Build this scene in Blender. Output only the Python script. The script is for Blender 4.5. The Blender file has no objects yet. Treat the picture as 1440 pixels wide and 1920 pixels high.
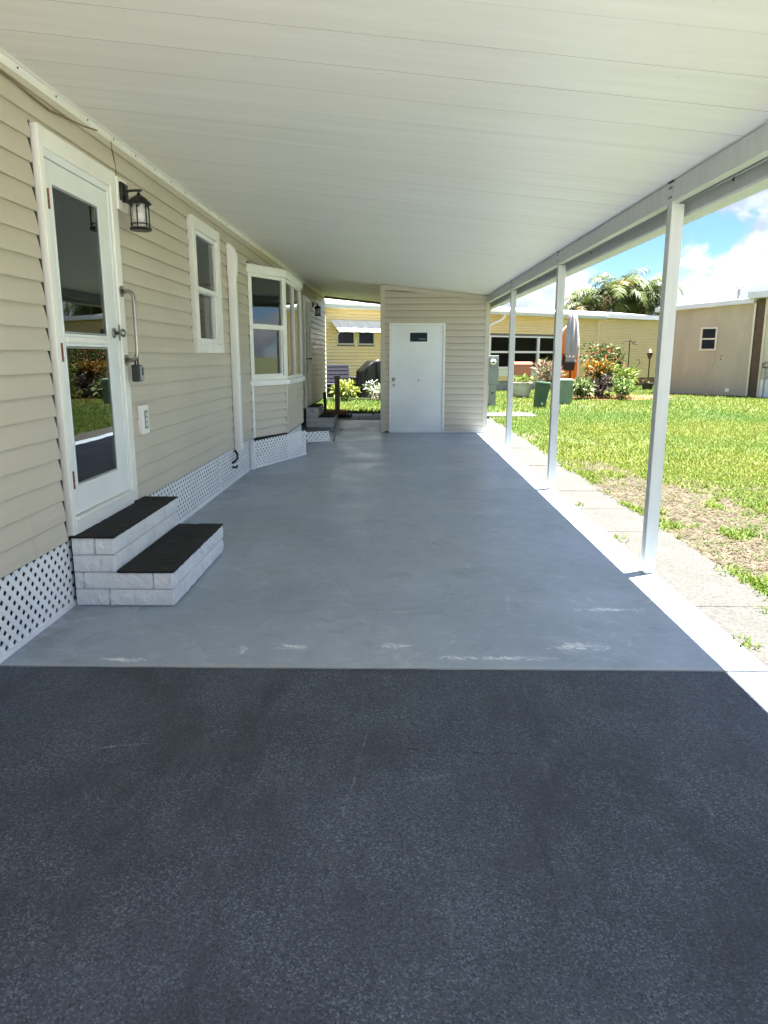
import bpy, bmesh, math, random
import numpy as np
from mathutils import Vector, Matrix, noise as mnoise
R = math.radians
random.seed(7)
rng = np.random.default_rng(11)
scn = bpy.context.scene
COL = scn.collection

# ------------------------------------------------------------------ camera
cam_d = bpy.data.cameras.new('camera')
cam_d.sensor_fit = 'VERTICAL'; cam_d.sensor_height = 24.0; cam_d.sensor_width = 18.0
cam_d.lens = 24.0 * 1364 / 1920
cam_d.clip_start = 0.05; cam_d.clip_end = 2000
cam = bpy.data.objects.new('camera', cam_d); COL.objects.link(cam)
cam.location = (0, 0, 1.40)
cam.rotation_euler = (R(90 - 12.084), 0, R(1.027))
scn.camera = cam

# ------------------------------------------------------------------ sky, sun, exposure
SUN_EL = R(79.5); SUN_AZ = math.atan2(0.89, 0.45)       # azimuth clockwise from +Y
world = bpy.data.worlds.new('World'); scn.world = world; world.use_nodes = True
def build_world():
    nt = world.node_tree; N = nt.nodes; L = nt.links
    N.clear()
    out = N.new('ShaderNodeOutputWorld'); bg = N.new('ShaderNodeBackground')
    sky = N.new('ShaderNodeTexSky'); sky.sky_type = 'NISHITA'; sky.sun_disc = False
    sky.sun_elevation = SUN_EL; sky.sun_rotation = SUN_AZ
    sky.air_density = 0.75; sky.dust_density = 0.0; sky.ozone_density = 6.0
    tc = N.new('ShaderNodeTexCoord')
    def cloud(off):
        mp = N.new('ShaderNodeMapping'); mp.inputs['Scale'].default_value = (7.0, 7.0, 12.0)
        mp.inputs['Location'].default_value = (6.4, 3.3, 3.7 + off)
        nz = N.new('ShaderNodeTexNoise'); nz.inputs['Scale'].default_value = 1.0
        nz.inputs['Detail'].default_value = 9; nz.inputs['Roughness'].default_value = 0.55
        nz.inputs['Distortion'].default_value = 0.25
        L.new(tc.outputs['Generated'], mp.inputs['Vector']); L.new(mp.outputs[0], nz.inputs['Vector'])
        return nz
    n1 = cloud(0.0); n2 = cloud(0.38)
    fac = N.new('ShaderNodeMapRange'); fac.interpolation_type = 'SMOOTHSTEP'
    fac.inputs['From Min'].default_value = 0.45; fac.inputs['From Max'].default_value = 0.535
    L.new(n1.outputs['Fac'], fac.inputs['Value'])
    sub = N.new('ShaderNodeMath'); sub.operation = 'SUBTRACT'
    L.new(n1.outputs['Fac'], sub.inputs[0]); L.new(n2.outputs['Fac'], sub.inputs[1])
    shade = N.new('ShaderNodeMapRange'); shade.inputs['From Min'].default_value = -0.07; shade.inputs['From Max'].default_value = 0.17
    L.new(sub.outputs[0], shade.inputs['Value'])
    cc = N.new('ShaderNodeMixRGB'); cc.inputs[1].default_value = (0.40, 0.48, 0.62, 1); cc.inputs[2].default_value = (0.88, 0.91, 0.95, 1)
    L.new(shade.outputs[0], cc.inputs[0])
    gain = N.new('ShaderNodeMixRGB'); gain.blend_type = 'MULTIPLY'; gain.inputs[0].default_value = 1
    gain.inputs[2].default_value = (0.125, 0.138, 0.160, 1)
    L.new(sky.outputs[0], gain.inputs[1])
    mx = N.new('ShaderNodeMixRGB')
    L.new(fac.outputs[0], mx.inputs[0]); L.new(gain.outputs[0], mx.inputs[1]); L.new(cc.outputs[0], mx.inputs[2])
    L.new(mx.outputs[0], bg.inputs['Color']); bg.inputs['Strength'].default_value = 0.08
    L.new(bg.outputs[0], out.inputs['Surface'])
build_world()
sun_d = bpy.data.lights.new('sun', 'SUN'); sun_d.energy = 2.9; sun_d.angle = R(0.53); sun_d.color = (1.0, 0.96, 0.88)
sun = bpy.data.objects.new('sun', sun_d); COL.objects.link(sun)
sdir = Vector((math.cos(SUN_EL) * math.sin(SUN_AZ), math.cos(SUN_EL) * math.cos(SUN_AZ), math.sin(SUN_EL)))
sun.rotation_euler = sdir.to_track_quat('Z', 'Y').to_euler(); sun.location = (10, 5, 30)
scn.view_settings.view_transform = 'Standard'; scn.view_settings.look = 'None'
scn.view_settings.gamma = 1.0; scn.view_settings.use_curve_mapping = False
scn.view_settings.exposure = 4.4
scn.render.engine = 'CYCLES'
scn.cycles.max_bounces = 8; scn.cycles.diffuse_bounces = 5; scn.cycles.glossy_bounces = 3; scn.cycles.transparent_max_bounces = 8
scn.cycles.caustics_reflective = False; scn.cycles.caustics_refractive = False
scn.cycles.use_denoising = True

# ------------------------------------------------------------------ materials
def nd(nt, t, **kw):
    n = nt.nodes.new(t)
    for k, v in kw.items():
        if k in n.inputs: n.inputs[k].default_value = v
        else: setattr(n, k, v)
    return n
def base_mat(name):
    m = bpy.data.materials.new(name); m.use_nodes = True
    nt = m.node_tree; b = nt.nodes['Principled BSDF']
    return m, nt, b
def c4(c): return (c[0], c[1], c[2], 1.0)
def coords(nt, scale=(1, 1, 1), kind='Object', rot=(0, 0, 0)):
    tc = nd(nt, 'ShaderNodeTexCoord'); mp = nd(nt, 'ShaderNodeMapping')
    mp.inputs['Scale'].default_value = scale; mp.inputs['Rotation'].default_value = rot
    nt.links.new(tc.outputs[kind], mp.inputs['Vector']); return mp.outputs[0]
def noise_out(nt, vec, scale, detail=6, rough=0.6, dist=0.0):
    n = nd(nt, 'ShaderNodeTexNoise'); n.inputs['Scale'].default_value = scale
    n.inputs['Detail'].default_value = detail; n.inputs['Roughness'].default_value = rough; n.inputs['Distortion'].default_value = dist
    nt.links.new(vec, n.inputs['Vector']); return n.outputs['Fac']
def ramp(nt, src, lo, hi, smooth=True):
    r = nd(nt, 'ShaderNodeMapRange'); r.inputs['From Min'].default_value = lo; r.inputs['From Max'].default_value = hi
    if smooth: r.interpolation_type = 'SMOOTHSTEP'
    nt.links.new(src, r.inputs['Value']); return r.outputs[0]
def mixc(nt, fac, a, b, mode='MIX'):
    m = nd(nt, 'ShaderNodeMixRGB'); m.blend_type = mode
    if isinstance(fac, (int, float)): m.inputs[0].default_value = fac
    else: nt.links.new(fac, m.inputs[0])
    for i, s in ((1, a), (2, b)):
        if isinstance(s, (tuple, list)): m.inputs[i].default_value = c4(s)
        else: nt.links.new(s, m.inputs[i])
    return m.outputs[0]
def mth(nt, op, a, b=None):
    m = nd(nt, 'ShaderNodeMath'); m.operation = op
    for i, s in ((0, a), (1, b)):
        if s is None: continue
        if isinstance(s, (int, float)): m.inputs[i].default_value = s
        else: nt.links.new(s, m.inputs[i])
    return m.outputs[0]
def bump(nt, b, h, strength=0.3, dist=0.01):
    n = nd(nt, 'ShaderNodeBump'); n.inputs['Strength'].default_value = strength; n.inputs['Distance'].default_value = dist
    nt.links.new(h, n.inputs['Height']); nt.links.new(n.outputs[0], b.inputs['Normal'])
def plain(name, col, rough=0.5, metal=0.0, var=0.12, scale=6.0, bmp=0.0, bscale=60, stretch=(1, 1, 1), kind='Object', dirt=None):
    m, nt, b = base_mat(name)
    v = coords(nt, stretch, kind)
    f = noise_out(nt, v, scale)
    dark = tuple(c * (1 - var) for c in col); lite = tuple(min(1, c * (1 + var)) for c in col)
    out = mixc(nt, ramp(nt, f, 0.3, 0.7), dark, lite)
    if dirt:
        g = noise_out(nt, v, dirt[1], 8, 0.7)
        out = mixc(nt, mth(nt, 'MULTIPLY', ramp(nt, g, dirt[2], dirt[2] + 0.16), dirt[3]), out, dirt[0])
    nt.links.new(out, b.inputs['Base Color'])
    b.inputs['Roughness'].default_value = rough; b.inputs['Metallic'].default_value = metal
    if bmp: bump(nt, b, noise_out(nt, v, bscale, 4), bmp, 0.004)
    return m
def mat_attr(name, rough=0.6, trans=0.25, spec=0.35):
    """leaf-like material, colour from the mesh's own colour attribute"""
    m, nt, b = base_mat(name)
    a = nd(nt, 'ShaderNodeVertexColor'); a.layer_name = 'Col'
    nt.links.new(a.outputs['Color'], b.inputs['Base Color'])
    b.inputs['Roughness'].default_value = rough
    b.inputs['Specular IOR Level'].default_value = spec
    if trans:
        t = nd(nt, 'ShaderNodeBsdfTranslucent'); nt.links.new(a.outputs['Color'], t.inputs['Color'])
        mx = nd(nt, 'ShaderNodeMixShader'); mx.inputs[0].default_value = trans
        o = nt.nodes['Material Output']
        nt.links.new(b.outputs[0], mx.inputs[1]); nt.links.new(t.outputs[0], mx.inputs[2]); nt.links.new(mx.outputs[0], o.inputs['Surface'])
    return m
def mat_glass(name, tint=(0.8, 0.85, 0.85), ior=1.75):
    m, nt, b = base_mat(name)
    o = nt.nodes['Material Output']
    t = nd(nt, 'ShaderNodeBsdfTransparent'); t.inputs['Color'].default_value = c4(tint)
    g = nd(nt, 'ShaderNodeBsdfGlossy'); g.inputs['Roughness'].default_value = 0.0
    g.inputs['Color'].default_value = (0.95, 0.97, 0.97, 1)
    f = nd(nt, 'ShaderNodeFresnel'); f.inputs['IOR'].default_value = ior
    v = coords(nt, (1, 1, 1))
    bn = nd(nt, 'ShaderNodeBump'); bn.inputs['Strength'].default_value = 0.018; bn.inputs['Distance'].default_value = 0.02
    nt.links.new(noise_out(nt, v, 2.2, 2), bn.inputs['Height']); nt.links.new(bn.outputs[0], g.inputs['Normal'])
    mx = nd(nt, 'ShaderNodeMixShader')
    nt.links.new(f.outputs[0], mx.inputs[0]); nt.links.new(t.outputs[0], mx.inputs[1]); nt.links.new(g.outputs[0], mx.inputs[2])
    nt.links.new(mx.outputs[0], o.inputs['Surface'])
    return m

def mat_siding(name, col, var=0.05, grime_and_shade=(0.30, 0.27, 0.20)):
    m, nt, b = base_mat(name)
    v = coords(nt, (1, 1, 1))
    big = noise_out(nt, v, 0.8, 4); fine = noise_out(nt, coords(nt, (40, 2.5, 40)), 1.0, 5)
    a = mixc(nt, ramp(nt, big, 0.3, 0.7), tuple(c * (1 - var) for c in col), tuple(c * (1 + var) for c in col))
    a = mixc(nt, mth(nt, 'MULTIPLY', ramp(nt, fine, 0.45, 0.8), 0.18), a, tuple(c * 0.86 for c in col))
    st = noise_out(nt, coords(nt, (6, 6, 0.7)), 1.3, 7, 0.7)
    a = mixc(nt, mth(nt, 'MULTIPLY', ramp(nt, st, 0.58, 0.80), 0.35), a, grime_and_shade)
    nt.links.new(a, b.inputs['Base Color']); b.inputs['Roughness'].default_value = 0.42
    bump(nt, b, mth(nt, 'ADD', noise_out(nt, coords(nt, (3, 1.6, 9)), 1.0, 3), mth(nt, 'MULTIPLY', fine, 0.06)), 0.35, 0.012)
    return m

M = {}
M['siding'] = mat_siding('beige_vinyl', (0.555, 0.50, 0.41))
M['trim'] = plain('white_trim', (0.84, 0.83, 0.79), 0.38, var=0.05, scale=3, dirt=((0.38, 0.35, 0.28), 5, 0.62, 0.35))
M['white'] = plain('white_paint', (0.86, 0.86, 0.85), 0.35, var=0.04, scale=2.5, dirt=((0.45, 0.44, 0.40), 7, 0.66, 0.3))
M['door'] = plain('door_white', (0.78, 0.81, 0.82), 0.40, var=0.05, scale=1.6, dirt=((0.45, 0.46, 0.45), 3, 0.66, 0.3))
M['post'] = plain('post_white', (0.56, 0.58, 0.585), 0.36, var=0.05, scale=2, stretch=(8, 8, 1), dirt=((0.40, 0.39, 0.34), 4, 0.64, 0.3))
M['lattice'] = plain('lattice_white', (0.87, 0.88, 0.89), 0.4, var=0.05, scale=4, dirt=((0.42, 0.40, 0.34), 6, 0.64, 0.35))
M['glass'] = mat_glass('window_glass')
M['glass_dull'] = mat_glass('screened_glass', (0.6, 0.62, 0.62), 1.28)
M['glass_screen'] = mat_glass('fly_screened_glass', (0.7, 0.7, 0.7), 1.5)
M['dark'] = plain('dark_interior', (0.035, 0.034, 0.032), 0.8, var=0.2, scale=2)
M['room'] = plain('room_paint', (0.20, 0.19, 0.17), 0.8, var=0.1, scale=1)
M['blind'] = plain('grey_blind', (0.36, 0.35, 0.32), 0.8, var=0.08, scale=3, stretch=(1, 8, 1))
M['screen'] = plain('screen_mesh', (0.085, 0.087, 0.085), 0.8, var=0.15, scale=20)
M['black_metal'] = plain('black_metal', (0.005, 0.005, 0.0055), 0.42, var=0.2, scale=12)
M['steel'] = plain('brushed_steel', (0.30, 0.285, 0.26), 0.32, 1.0, var=0.1, scale=10, stretch=(4, 4, 0.5))
M['rust'] = plain('rusty_hinge', (0.16, 0.05, 0.025), 0.75, var=0.5, scale=60, dirt=((0.5, 0.42, 0.36), 80, 0.5, 0.6))
M['rubber'] = plain('black_plastic', (0.018, 0.018, 0.020), 0.5, var=0.15, scale=8)
M['wire'] = plain('brown_wire', (0.20, 0.15, 0.09), 0.6, var=0.2, scale=8)
M['mat'] = plain('black_carpet', (0.012, 0.011, 0.0105), 0.95, var=0.45, scale=14, bmp=0.8, bscale=320, dirt=((0.045, 0.033, 0.026), 9, 0.5, 0.6))
M['screw'] = plain('screw_head', (0.05, 0.045, 0.04), 0.5, 0.6, var=0.2, scale=9)

def m_block():
    m, nt, b = base_mat('white_painted_block'); v = coords(nt)
    f = noise_out(nt, v, 45, 8, 0.7); g = noise_out(nt, v, 7, 5)
    a = mixc(nt, ramp(nt, g, 0.35, 0.7), (0.80, 0.82, 0.84), (0.88, 0.89, 0.90))
    a = mixc(nt, mth(nt, 'MULTIPLY', ramp(nt, f, 0.56, 0.72), 0.55), a, (0.45, 0.46, 0.47))
    nt.links.new(a, b.inputs['Base Color']); b.inputs['Roughness'].default_value = 0.6
    bump(nt, b, f, 1.0, 0.016); return m
M['block'] = m_block()
M['mortar'] = plain('grey_mortar', (0.50, 0.51, 0.52), 0.85, var=0.2, scale=30)

def m_ceiling():
    m, nt, b = base_mat('painted_aluminium_ceiling')
    st = noise_out(nt, coords(nt, (0.8, 13, 1)), 1.0, 8, 0.60, 0.3)
    st2 = noise_out(nt, coords(nt, (0.35, 9, 1)), 1.0, 5, 0.6)
    big = noise_out(nt, coords(nt, (0.7, 0.9, 1)), 1.0, 3)
    a = mixc(nt, ramp(nt, st, 0.3, 0.72), (0.82, 0.80, 0.755), (0.885, 0.865, 0.825))
    a = mixc(nt, mth(nt, 'MULTIPLY', ramp(nt, st2, 0.45, 0.75), 0.45), a, (0.81, 0.79, 0.745))
    a = mixc(nt, mth(nt, 'MULTIPLY', ramp(nt, big, 0.4, 0.75), 0.30), a, (0.80, 0.785, 0.71))
    sp = noise_out(nt, coords(nt, (9, 30, 1)), 1.0, 3, 0.5)
    a = mixc(nt, mth(nt, 'MULTIPLY', ramp(nt, sp, 0.74, 0.80), 0.35), a, (0.30, 0.29, 0.26))
    nt.links.new(a, b.inputs['Base Color']); b.inputs['Roughness'].default_value = 0.45
    bump(nt, b, mth(nt, 'ADD', st, mth(nt, 'MULTIPLY', st2, 1.2)), 0.16, 0.004); return m
M['ceiling'] = m_ceiling()

def m_floor():
    m, nt, b = base_mat('grey_floor_paint')
    v = coords(nt)
    big = noise_out(nt, v, 0.55, 4, 0.5); mid = noise_out(nt, coords(nt, (1.0, 1.25, 1)), 1.5, 8, 0.66, 0.6)
    a = mixc(nt, ramp(nt, big, 0.32, 0.68), (0.275, 0.335, 0.420), (0.35, 0.415, 0.505))
    a = mixc(nt, mth(nt, 'MULTIPLY', ramp(nt, mid, 0.48, 0.74), 0.45), a, (0.45, 0.52, 0.61))
    sw = noise_out(nt, coords(nt, (2.2, 3.4, 1), rot=(0, 0, 0.5)), 1.0, 9, 0.72, 1.2)
    a = mixc(nt, mth(nt, 'MULTIPLY', ramp(nt, sw, 0.60, 0.74), 0.30), a, (0.50, 0.56, 0.63))
    # olive dirt in the middle, worn chalky scuffs, dark spots
    ol = noise_out(nt, coords(nt, (0.8, 0.5, 1)), 1.1, 6, 0.6)
    a = mixc(nt, mth(nt, 'MULTIPLY', ramp(nt, ol, 0.50, 0.68), 0.45), a, (0.30, 0.335, 0.345))
    sc = noise_out(nt, coords(nt, (7, 15, 1)), 1.0, 10, 0.76, 1.5)
    patch = ramp(nt, noise_out(nt, v, 1.7, 3), 0.52, 0.66)
    tc = nd(nt, 'ShaderNodeTexCoord'); sp = nd(nt, 'ShaderNodeSeparateXYZ'); nt.links.new(tc.outputs['Object'], sp.inputs[0])
    near = ramp(nt, sp.outputs[1], 4.0, 3.15)
    pf = mth(nt, 'MAXIMUM', mth(nt, 'MULTIPLY', patch, 0.35), mth(nt, 'MULTIPLY', near, ramp(nt, noise_out(nt, v, 2.6, 3), 0.42, 0.6)))
    a = mixc(nt, mth(nt, 'MULTIPLY', ramp(nt, sc, 0.60, 0.68), pf), a, (0.56, 0.58, 0.58))
    mo = noise_out(nt, v, 9, 8, 0.72, 0.3); mo2 = noise_out(nt, v, 3.2, 7, 0.66, 0.9)
    a = mixc(nt, mth(nt, 'MULTIPLY', ramp(nt, mo, 0.50, 0.66), 0.22), a, (0.50, 0.57, 0.64))
    a = mixc(nt, mth(nt, 'MULTIPLY', ramp(nt, mo2, 0.45, 0.32), 0.5), a, (0.215, 0.26, 0.315))
    a = mixc(nt, mth(nt, 'MULTIPLY', ramp(nt, noise_out(nt, v, 48, 4, 0.6), 0.70, 0.75), 0.45), a, (0.60, 0.64, 0.68))
    gr_ = noise_out(nt, v, 130, 3, 0.6); a = mixc(nt, mth(nt, 'MULTIPLY', ramp(nt, gr_, 0.56, 0.72), 0.16), a, (0.16, 0.19, 0.23))
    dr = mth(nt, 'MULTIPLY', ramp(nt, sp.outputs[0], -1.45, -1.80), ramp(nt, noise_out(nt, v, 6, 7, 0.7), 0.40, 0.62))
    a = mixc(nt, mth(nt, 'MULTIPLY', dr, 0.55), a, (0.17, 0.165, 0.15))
    # thin curved rub marks
    for (sc_, w_, k_, cl_) in ((1.1, 0.006, 0.35, (0.56, 0.61, 0.66)), (0.7, 0.004, 0.40, (0.22, 0.26, 0.30)), (2.3, 0.007, 0.25, (0.55, 0.60, 0.65))):
        nn_ = noise_out(nt, v, sc_, 2.0, 0.4, 0.3)
        ln2 = ramp(nt, mth(nt, 'ABSOLUTE', mth(nt, 'SUBTRACT', nn_, 0.5)), w_, 0.0)
        a = mixc(nt, mth(nt, 'MULTIPLY', mth(nt, 'MULTIPLY', ln2, ramp(nt, mo, 0.42, 0.58)), k_), a, cl_)
    # chalky tyre scuffs with shapes of their own
    mask = None
    for (sx_, sy_, rx_, ry_) in ((-0.52, 3.34, .16, .05), (-0.02, 3.36, .13, .07), (0.92, 3.36, .26, .10), (0.45, 3.22, .5, .04), (-1.3, 3.17, .2, .04), (1.2, 3.9, .35, .06), (-0.75, 3.30, .05, .10)):
        mp = nd(nt, 'ShaderNodeMapping'); mp.inputs['Location'].default_value = (-sx_ / rx_, -sy_ / ry_, 0); mp.inputs['Scale'].default_value = (1 / rx_, 1 / ry_, 0)
        tcx = nd(nt, 'ShaderNodeTexCoord'); nt.links.new(tcx.outputs['Object'], mp.inputs['Vector'])
        ln_ = nd(nt, 'ShaderNodeVectorMath'); ln_.operation = 'LENGTH'; nt.links.new(mp.outputs[0], ln_.inputs[0])
        g_ = ramp(nt, ln_.outputs['Value'], 1.3, 0.1); mask = g_ if mask is None else mth(nt, 'MAXIMUM', mask, g_)
    sc2 = noise_out(nt, coords(nt, (9, 17, 1)), 1.0, 10, 0.75, 1.8)
    a = mixc(nt, mth(nt, 'MULTIPLY', ramp(nt, mth(nt, 'ADD', sc2, mth(nt, 'MULTIPLY', mask, 0.16)), 0.62, 0.70), mth(nt, 'MULTIPLY', mask, 0.95)), a, (0.80, 0.82, 0.83))
    # dull sweeping brush marks and a damp dark band
    wv = noise_out(nt, coords(nt, (1.6, 2.6, 1), rot=(0, 0, -0.5)), 1.0, 9, 0.70, 2.0)
    a = mixc(nt, mth(nt, 'MULTIPLY', ramp(nt, wv, 0.54, 0.70), 0.25), a, (0.49, 0.56, 0.64))
    a = mixc(nt, mth(nt, 'MULTIPLY', ramp(nt, wv, 0.46, 0.30), 0.4), a, (0.225, 0.275, 0.335))
    # chipped front lip
    lip = ramp(nt, mth(nt, 'ADD', sp.outputs[1], mth(nt, 'MULTIPLY', noise_out(nt, v, 14, 6), 0.10)), 3.19, 3.145)
    a = mixc(nt, mth(nt, 'MULTIPLY', lip, 0.75), a, (0.42, 0.42, 0.40))
    ds = noise_out(nt, v, 22, 4, 0.6)
    a = mixc(nt, mth(nt, 'MULTIPLY', ramp(nt, ds, 0.735, 0.76), 0.7), a, (0.05, 0.05, 0.05))
    nt.links.new(a, b.inputs['Base Color'])
    rg = ramp(nt, mid, 0.3, 0.7); rr = nd(nt, 'ShaderNodeMapRange'); rr.inputs['To Min'].default_value = 0.30; rr.inputs['To Max'].default_value = 0.52
    nt.links.new(rg, rr.inputs['Value']); nt.links.new(rr.outputs[0], b.inputs['Roughness'])
    bump(nt, b, mth(nt, 'ADD', mth(nt, 'MULTIPLY', big, 2.5), mth(nt, 'ADD', mth(nt, 'MULTIPLY', mid, 0.5), mth(nt, 'MULTIPLY', noise_out(nt, v, 90, 5), 0.12))), 0.25, 0.012)
    return m
M['floor'] = m_floor()

def m_asphalt():
    m, nt, b = base_mat('sealed_asphalt'); v = coords(nt)
    def cells(scale):
        vo = nd(nt, 'ShaderNodeTexVoronoi'); vo.inputs['Scale'].default_value = scale; nt.links.new(v, vo.inputs['Vector'])
        sc_ = nd(nt, 'ShaderNodeSeparateColor'); nt.links.new(vo.outputs['Color'], sc_.inputs[0]); return vo.outputs['Distance'], sc_.outputs[0], sc_.outputs[1]
    d1, r1, q1 = cells(205); d2, r2, q2 = cells(120)
    big = noise_out(nt, v, 0.9, 6, 0.6); mid = noise_out(nt, v, 3.5, 7, 0.68)
    a = mixc(nt, ramp(nt, big, 0.3, 0.7), (0.043, 0.052, 0.073), (0.071, 0.084, 0.114))
    st = mth(nt, 'MULTIPLY', ramp(nt, r1, 0.50, 0.95), ramp(nt, mid, 0.22, 0.66))
    a = mixc(nt, mth(nt, 'MULTIPLY', st, 0.85), a, (0.155, 0.185, 0.24))
    a = mixc(nt, mth(nt, 'MULTIPLY', ramp(nt, q1, 0.62, 0.95), 0.7), a, (0.020, 0.023, 0.030))
    lite = mth(nt, 'MULTIPLY', ramp(nt, r2, 0.93, 1.0), ramp(nt, d2, 0.42, 0.22))
    a = mixc(nt, mth(nt, 'MULTIPLY', lite, 0.45), a, (0.34, 0.355, 0.38))
    worn = ramp(nt, noise_out(nt, coords(nt, (0.8, 1.5, 1)), 1.4, 8, 0.7, 0.5), 0.52, 0.74)
    a = mixc(nt, mth(nt, 'MULTIPLY', worn, 0.45), a, (0.105, 0.117, 0.138))
    dk = ramp(nt, noise_out(nt, coords(nt, (1.2, 0.7, 1)), 1.1, 7, 0.62, 0.8), 0.50, 0.34)
    a = mixc(nt, mth(nt, 'MULTIPLY', dk, 0.55), a, (0.027, 0.032, 0.042))
    ft = noise_out(nt, coords(nt, (60, 2.0, 1)), 1.0, 3, 0.5)
    a = mixc(nt, mth(nt, 'MULTIPLY', ramp(nt, ft, 0.5, 0.8), 0.28), a, (0.11, 0.125, 0.15))
    scr = noise_out(nt, coords(nt, (16, 1.1, 1), rot=(0, 0, 0.12)), 1.0, 4, 0.5, 0.3)
    a = mixc(nt, mth(nt, 'MULTIPLY', mth(nt, 'MULTIPLY', ramp(nt, scr, 0.70, 0.73), ramp(nt, mid, 0.5, 0.6)), 0.5), a, (0.40, 0.40, 0.40))
    tcs = nd(nt, 'ShaderNodeTexCoord'); sxy = nd(nt, 'ShaderNodeSeparateXYZ'); nt.links.new(tcs.outputs['Object'], sxy.inputs[0])
    def scratch(x0, y0, x1, y1, wid, cl_, k_, a):
        # worn line from (x0,y0) to (x1,y1), broken by noise
        dx, dy = x1 - x0, y1 - y0; L_ = math.hypot(dx, dy)
        u = mth(nt, 'ADD', mth(nt, 'MULTIPLY', sxy.outputs[0], dx / L_), mth(nt, 'ADD', mth(nt, 'MULTIPLY', sxy.outputs[1], dy / L_), -(x0 * dx + y0 * dy) / L_))
        w = mth(nt, 'ADD', mth(nt, 'MULTIPLY', sxy.outputs[0], -dy / L_), mth(nt, 'ADD', mth(nt, 'MULTIPLY', sxy.outputs[1], dx / L_), (x0 * dy - y0 * dx) / L_))
        w = mth(nt, 'ADD', w, mth(nt, 'MULTIPLY', mth(nt, 'SUBTRACT', mid, 0.5), 0.05))
        m_ = mth(nt, 'MULTIPLY', ramp(nt, mth(nt, 'ABSOLUTE', w), wid, wid * 0.2), mth(nt, 'MULTIPLY', ramp(nt, u, -0.03, 0.06), ramp(nt, u, L_ + 0.03, L_ - 0.06)))
        m_ = mth(nt, 'MULTIPLY', m_, ramp(nt, noise_out(nt, v, 26, 4, 0.7), 0.42, 0.58))
        return mixc(nt, mth(nt, 'MULTIPLY', m_, k_), a, cl_)
    a = scratch(-0.115, 2.56, -0.165, 1.98, 0.005, (0.20, 0.22, 0.25), 0.6, a)
    a = scratch(-0.03, 2.42, 0.52, 2.38, 0.007, (0.012, 0.013, 0.016), 0.9, a)
    a = scratch(-1.10, 2.40, -0.93, 2.44, 0.006, (0.36, 0.37, 0.38), 0.9, a)
    a = scratch(0.05, 2.22, 0.14, 2.24, 0.02, (0.30, 0.32, 0.35), 0.7, a)
    wh = noise_out(nt, v, 30, 2, 0.5)
    a = mixc(nt, ramp(nt, wh, 0.80, 0.815), a, (0.6, 0.6, 0.58))
    nt.links.new(a, b.inputs['Base Color']); b.inputs['Roughness'].default_value = 0.7; b.inputs['Specular IOR Level'].default_value = 0.4
    h = mth(nt, 'ADD', mth(nt, 'MULTIPLY', d1, -0.6), mth(nt, 'MULTIPLY', d2, -0.5))
    bump(nt, b, h, 0.45, 0.004); return m
M['asphalt'] = m_asphalt()

def m_concrete():
    m, nt, b = base_mat('exposed_aggregate_concrete'); v = coords(nt)
    vo = nd(nt, 'ShaderNodeTexVoronoi'); vo.inputs['Scale'].default_value = 85; nt.links.new(v, vo.inputs['Vector'])
    sepc = nd(nt, 'ShaderNodeSeparateColor'); nt.links.new(vo.outputs['Color'], sepc.inputs[0])
    a = mixc(nt, ramp(nt, noise_out(nt, v, 2.2, 6), 0.3, 0.7), (0.024, 0.024, 0.0225), (0.034, 0.034, 0.032))
    a = mixc(nt, mth(nt, 'MULTIPLY', ramp(nt, sepc.outputs[0], 0.4, 1.0), 0.85), a, (0.009, 0.0088, 0.008))
    a = mixc(nt, mth(nt, 'MULTIPLY', ramp(nt, noise_out(nt, v, 60, 4), 0.55, 0.7), 0.5), a, (0.048, 0.048, 0.045))
    nt.links.new(a, b.inputs['Base Color']); b.inputs['Roughness'].default_value = 0.85
    bump(nt, b, vo.outputs['Distance'], 0.6, 0.006); return m
M['concrete'] = m_concrete()
M['soil'] = plain('sandy_soil', (0.12, 0.09, 0.066), 0.95, var=0.3, scale=9, bmp=0.6, bscale=90, dirt=((0.18, 0.15, 0.12), 16, 0.5, 0.7))
def m_lawn():
    m, nt, b = base_mat('lawn_floor'); v = coords(nt)
    a = nd(nt, 'ShaderNodeVertexColor'); a.layer_name = 'Col'
    sp = nd(nt, 'ShaderNodeSeparateColor'); nt.links.new(a.outputs['Color'], sp.inputs[0])
    f = noise_out(nt, v, 28, 6, 0.7); g = noise_out(nt, v, 1.2, 5)
    dirt = mixc(nt, ramp(nt, f, 0.35, 0.7), (0.034, 0.025, 0.018), (0.085, 0.067, 0.050))
    gr = mixc(nt, ramp(nt, f, 0.35, 0.65), (0.020, 0.030, 0.006), (0.05, 0.062, 0.013))
    gr = mixc(nt, mth(nt, 'MULTIPLY', ramp(nt, g, 0.45, 0.7), 0.5), gr, (0.075, 0.078, 0.02))
    nt.links.new(mixc(nt, sp.outputs[0], dirt, gr), b.inputs['Base Color']); b.inputs['Roughness'].default_value = 0.95
    bump(nt, b, f, 0.8, 0.02); return m
M['lawn'] = m_lawn()
M['leaf'] = mat_attr('leaf'); M['blade'] = mat_attr('grass_blade', 0.65, 0.3, 0.2)
M['yellow_siding'] = mat_siding('yellow_vinyl', (0.90, 0.71, 0.38), 0.03, (0.52, 0.42, 0.24))
M['tan'] = plain('tan_stucco_board', (0.44, 0.385, 0.30), 0.85, var=0.10, scale=1.2, bmp=0.25, bscale=40, stretch=(1, 1, 0.35), dirt=((0.58, 0.52, 0.43), 2.5, 0.55, 0.5))
M['cream'] = mat_siding('cream_vinyl', (0.62, 0.55, 0.42), 0.04)
M['brown'] = plain('brown_trim', (0.10, 0.065, 0.04), 0.7, var=0.2, scale=5)
M['roofwhite'] = plain('white_roof_metal', (0.60, 0.62, 0.65), 0.45, var=0.06, scale=1.5, dirt=((0.5, 0.5, 0.48), 2, 0.6, 0.4))
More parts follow.
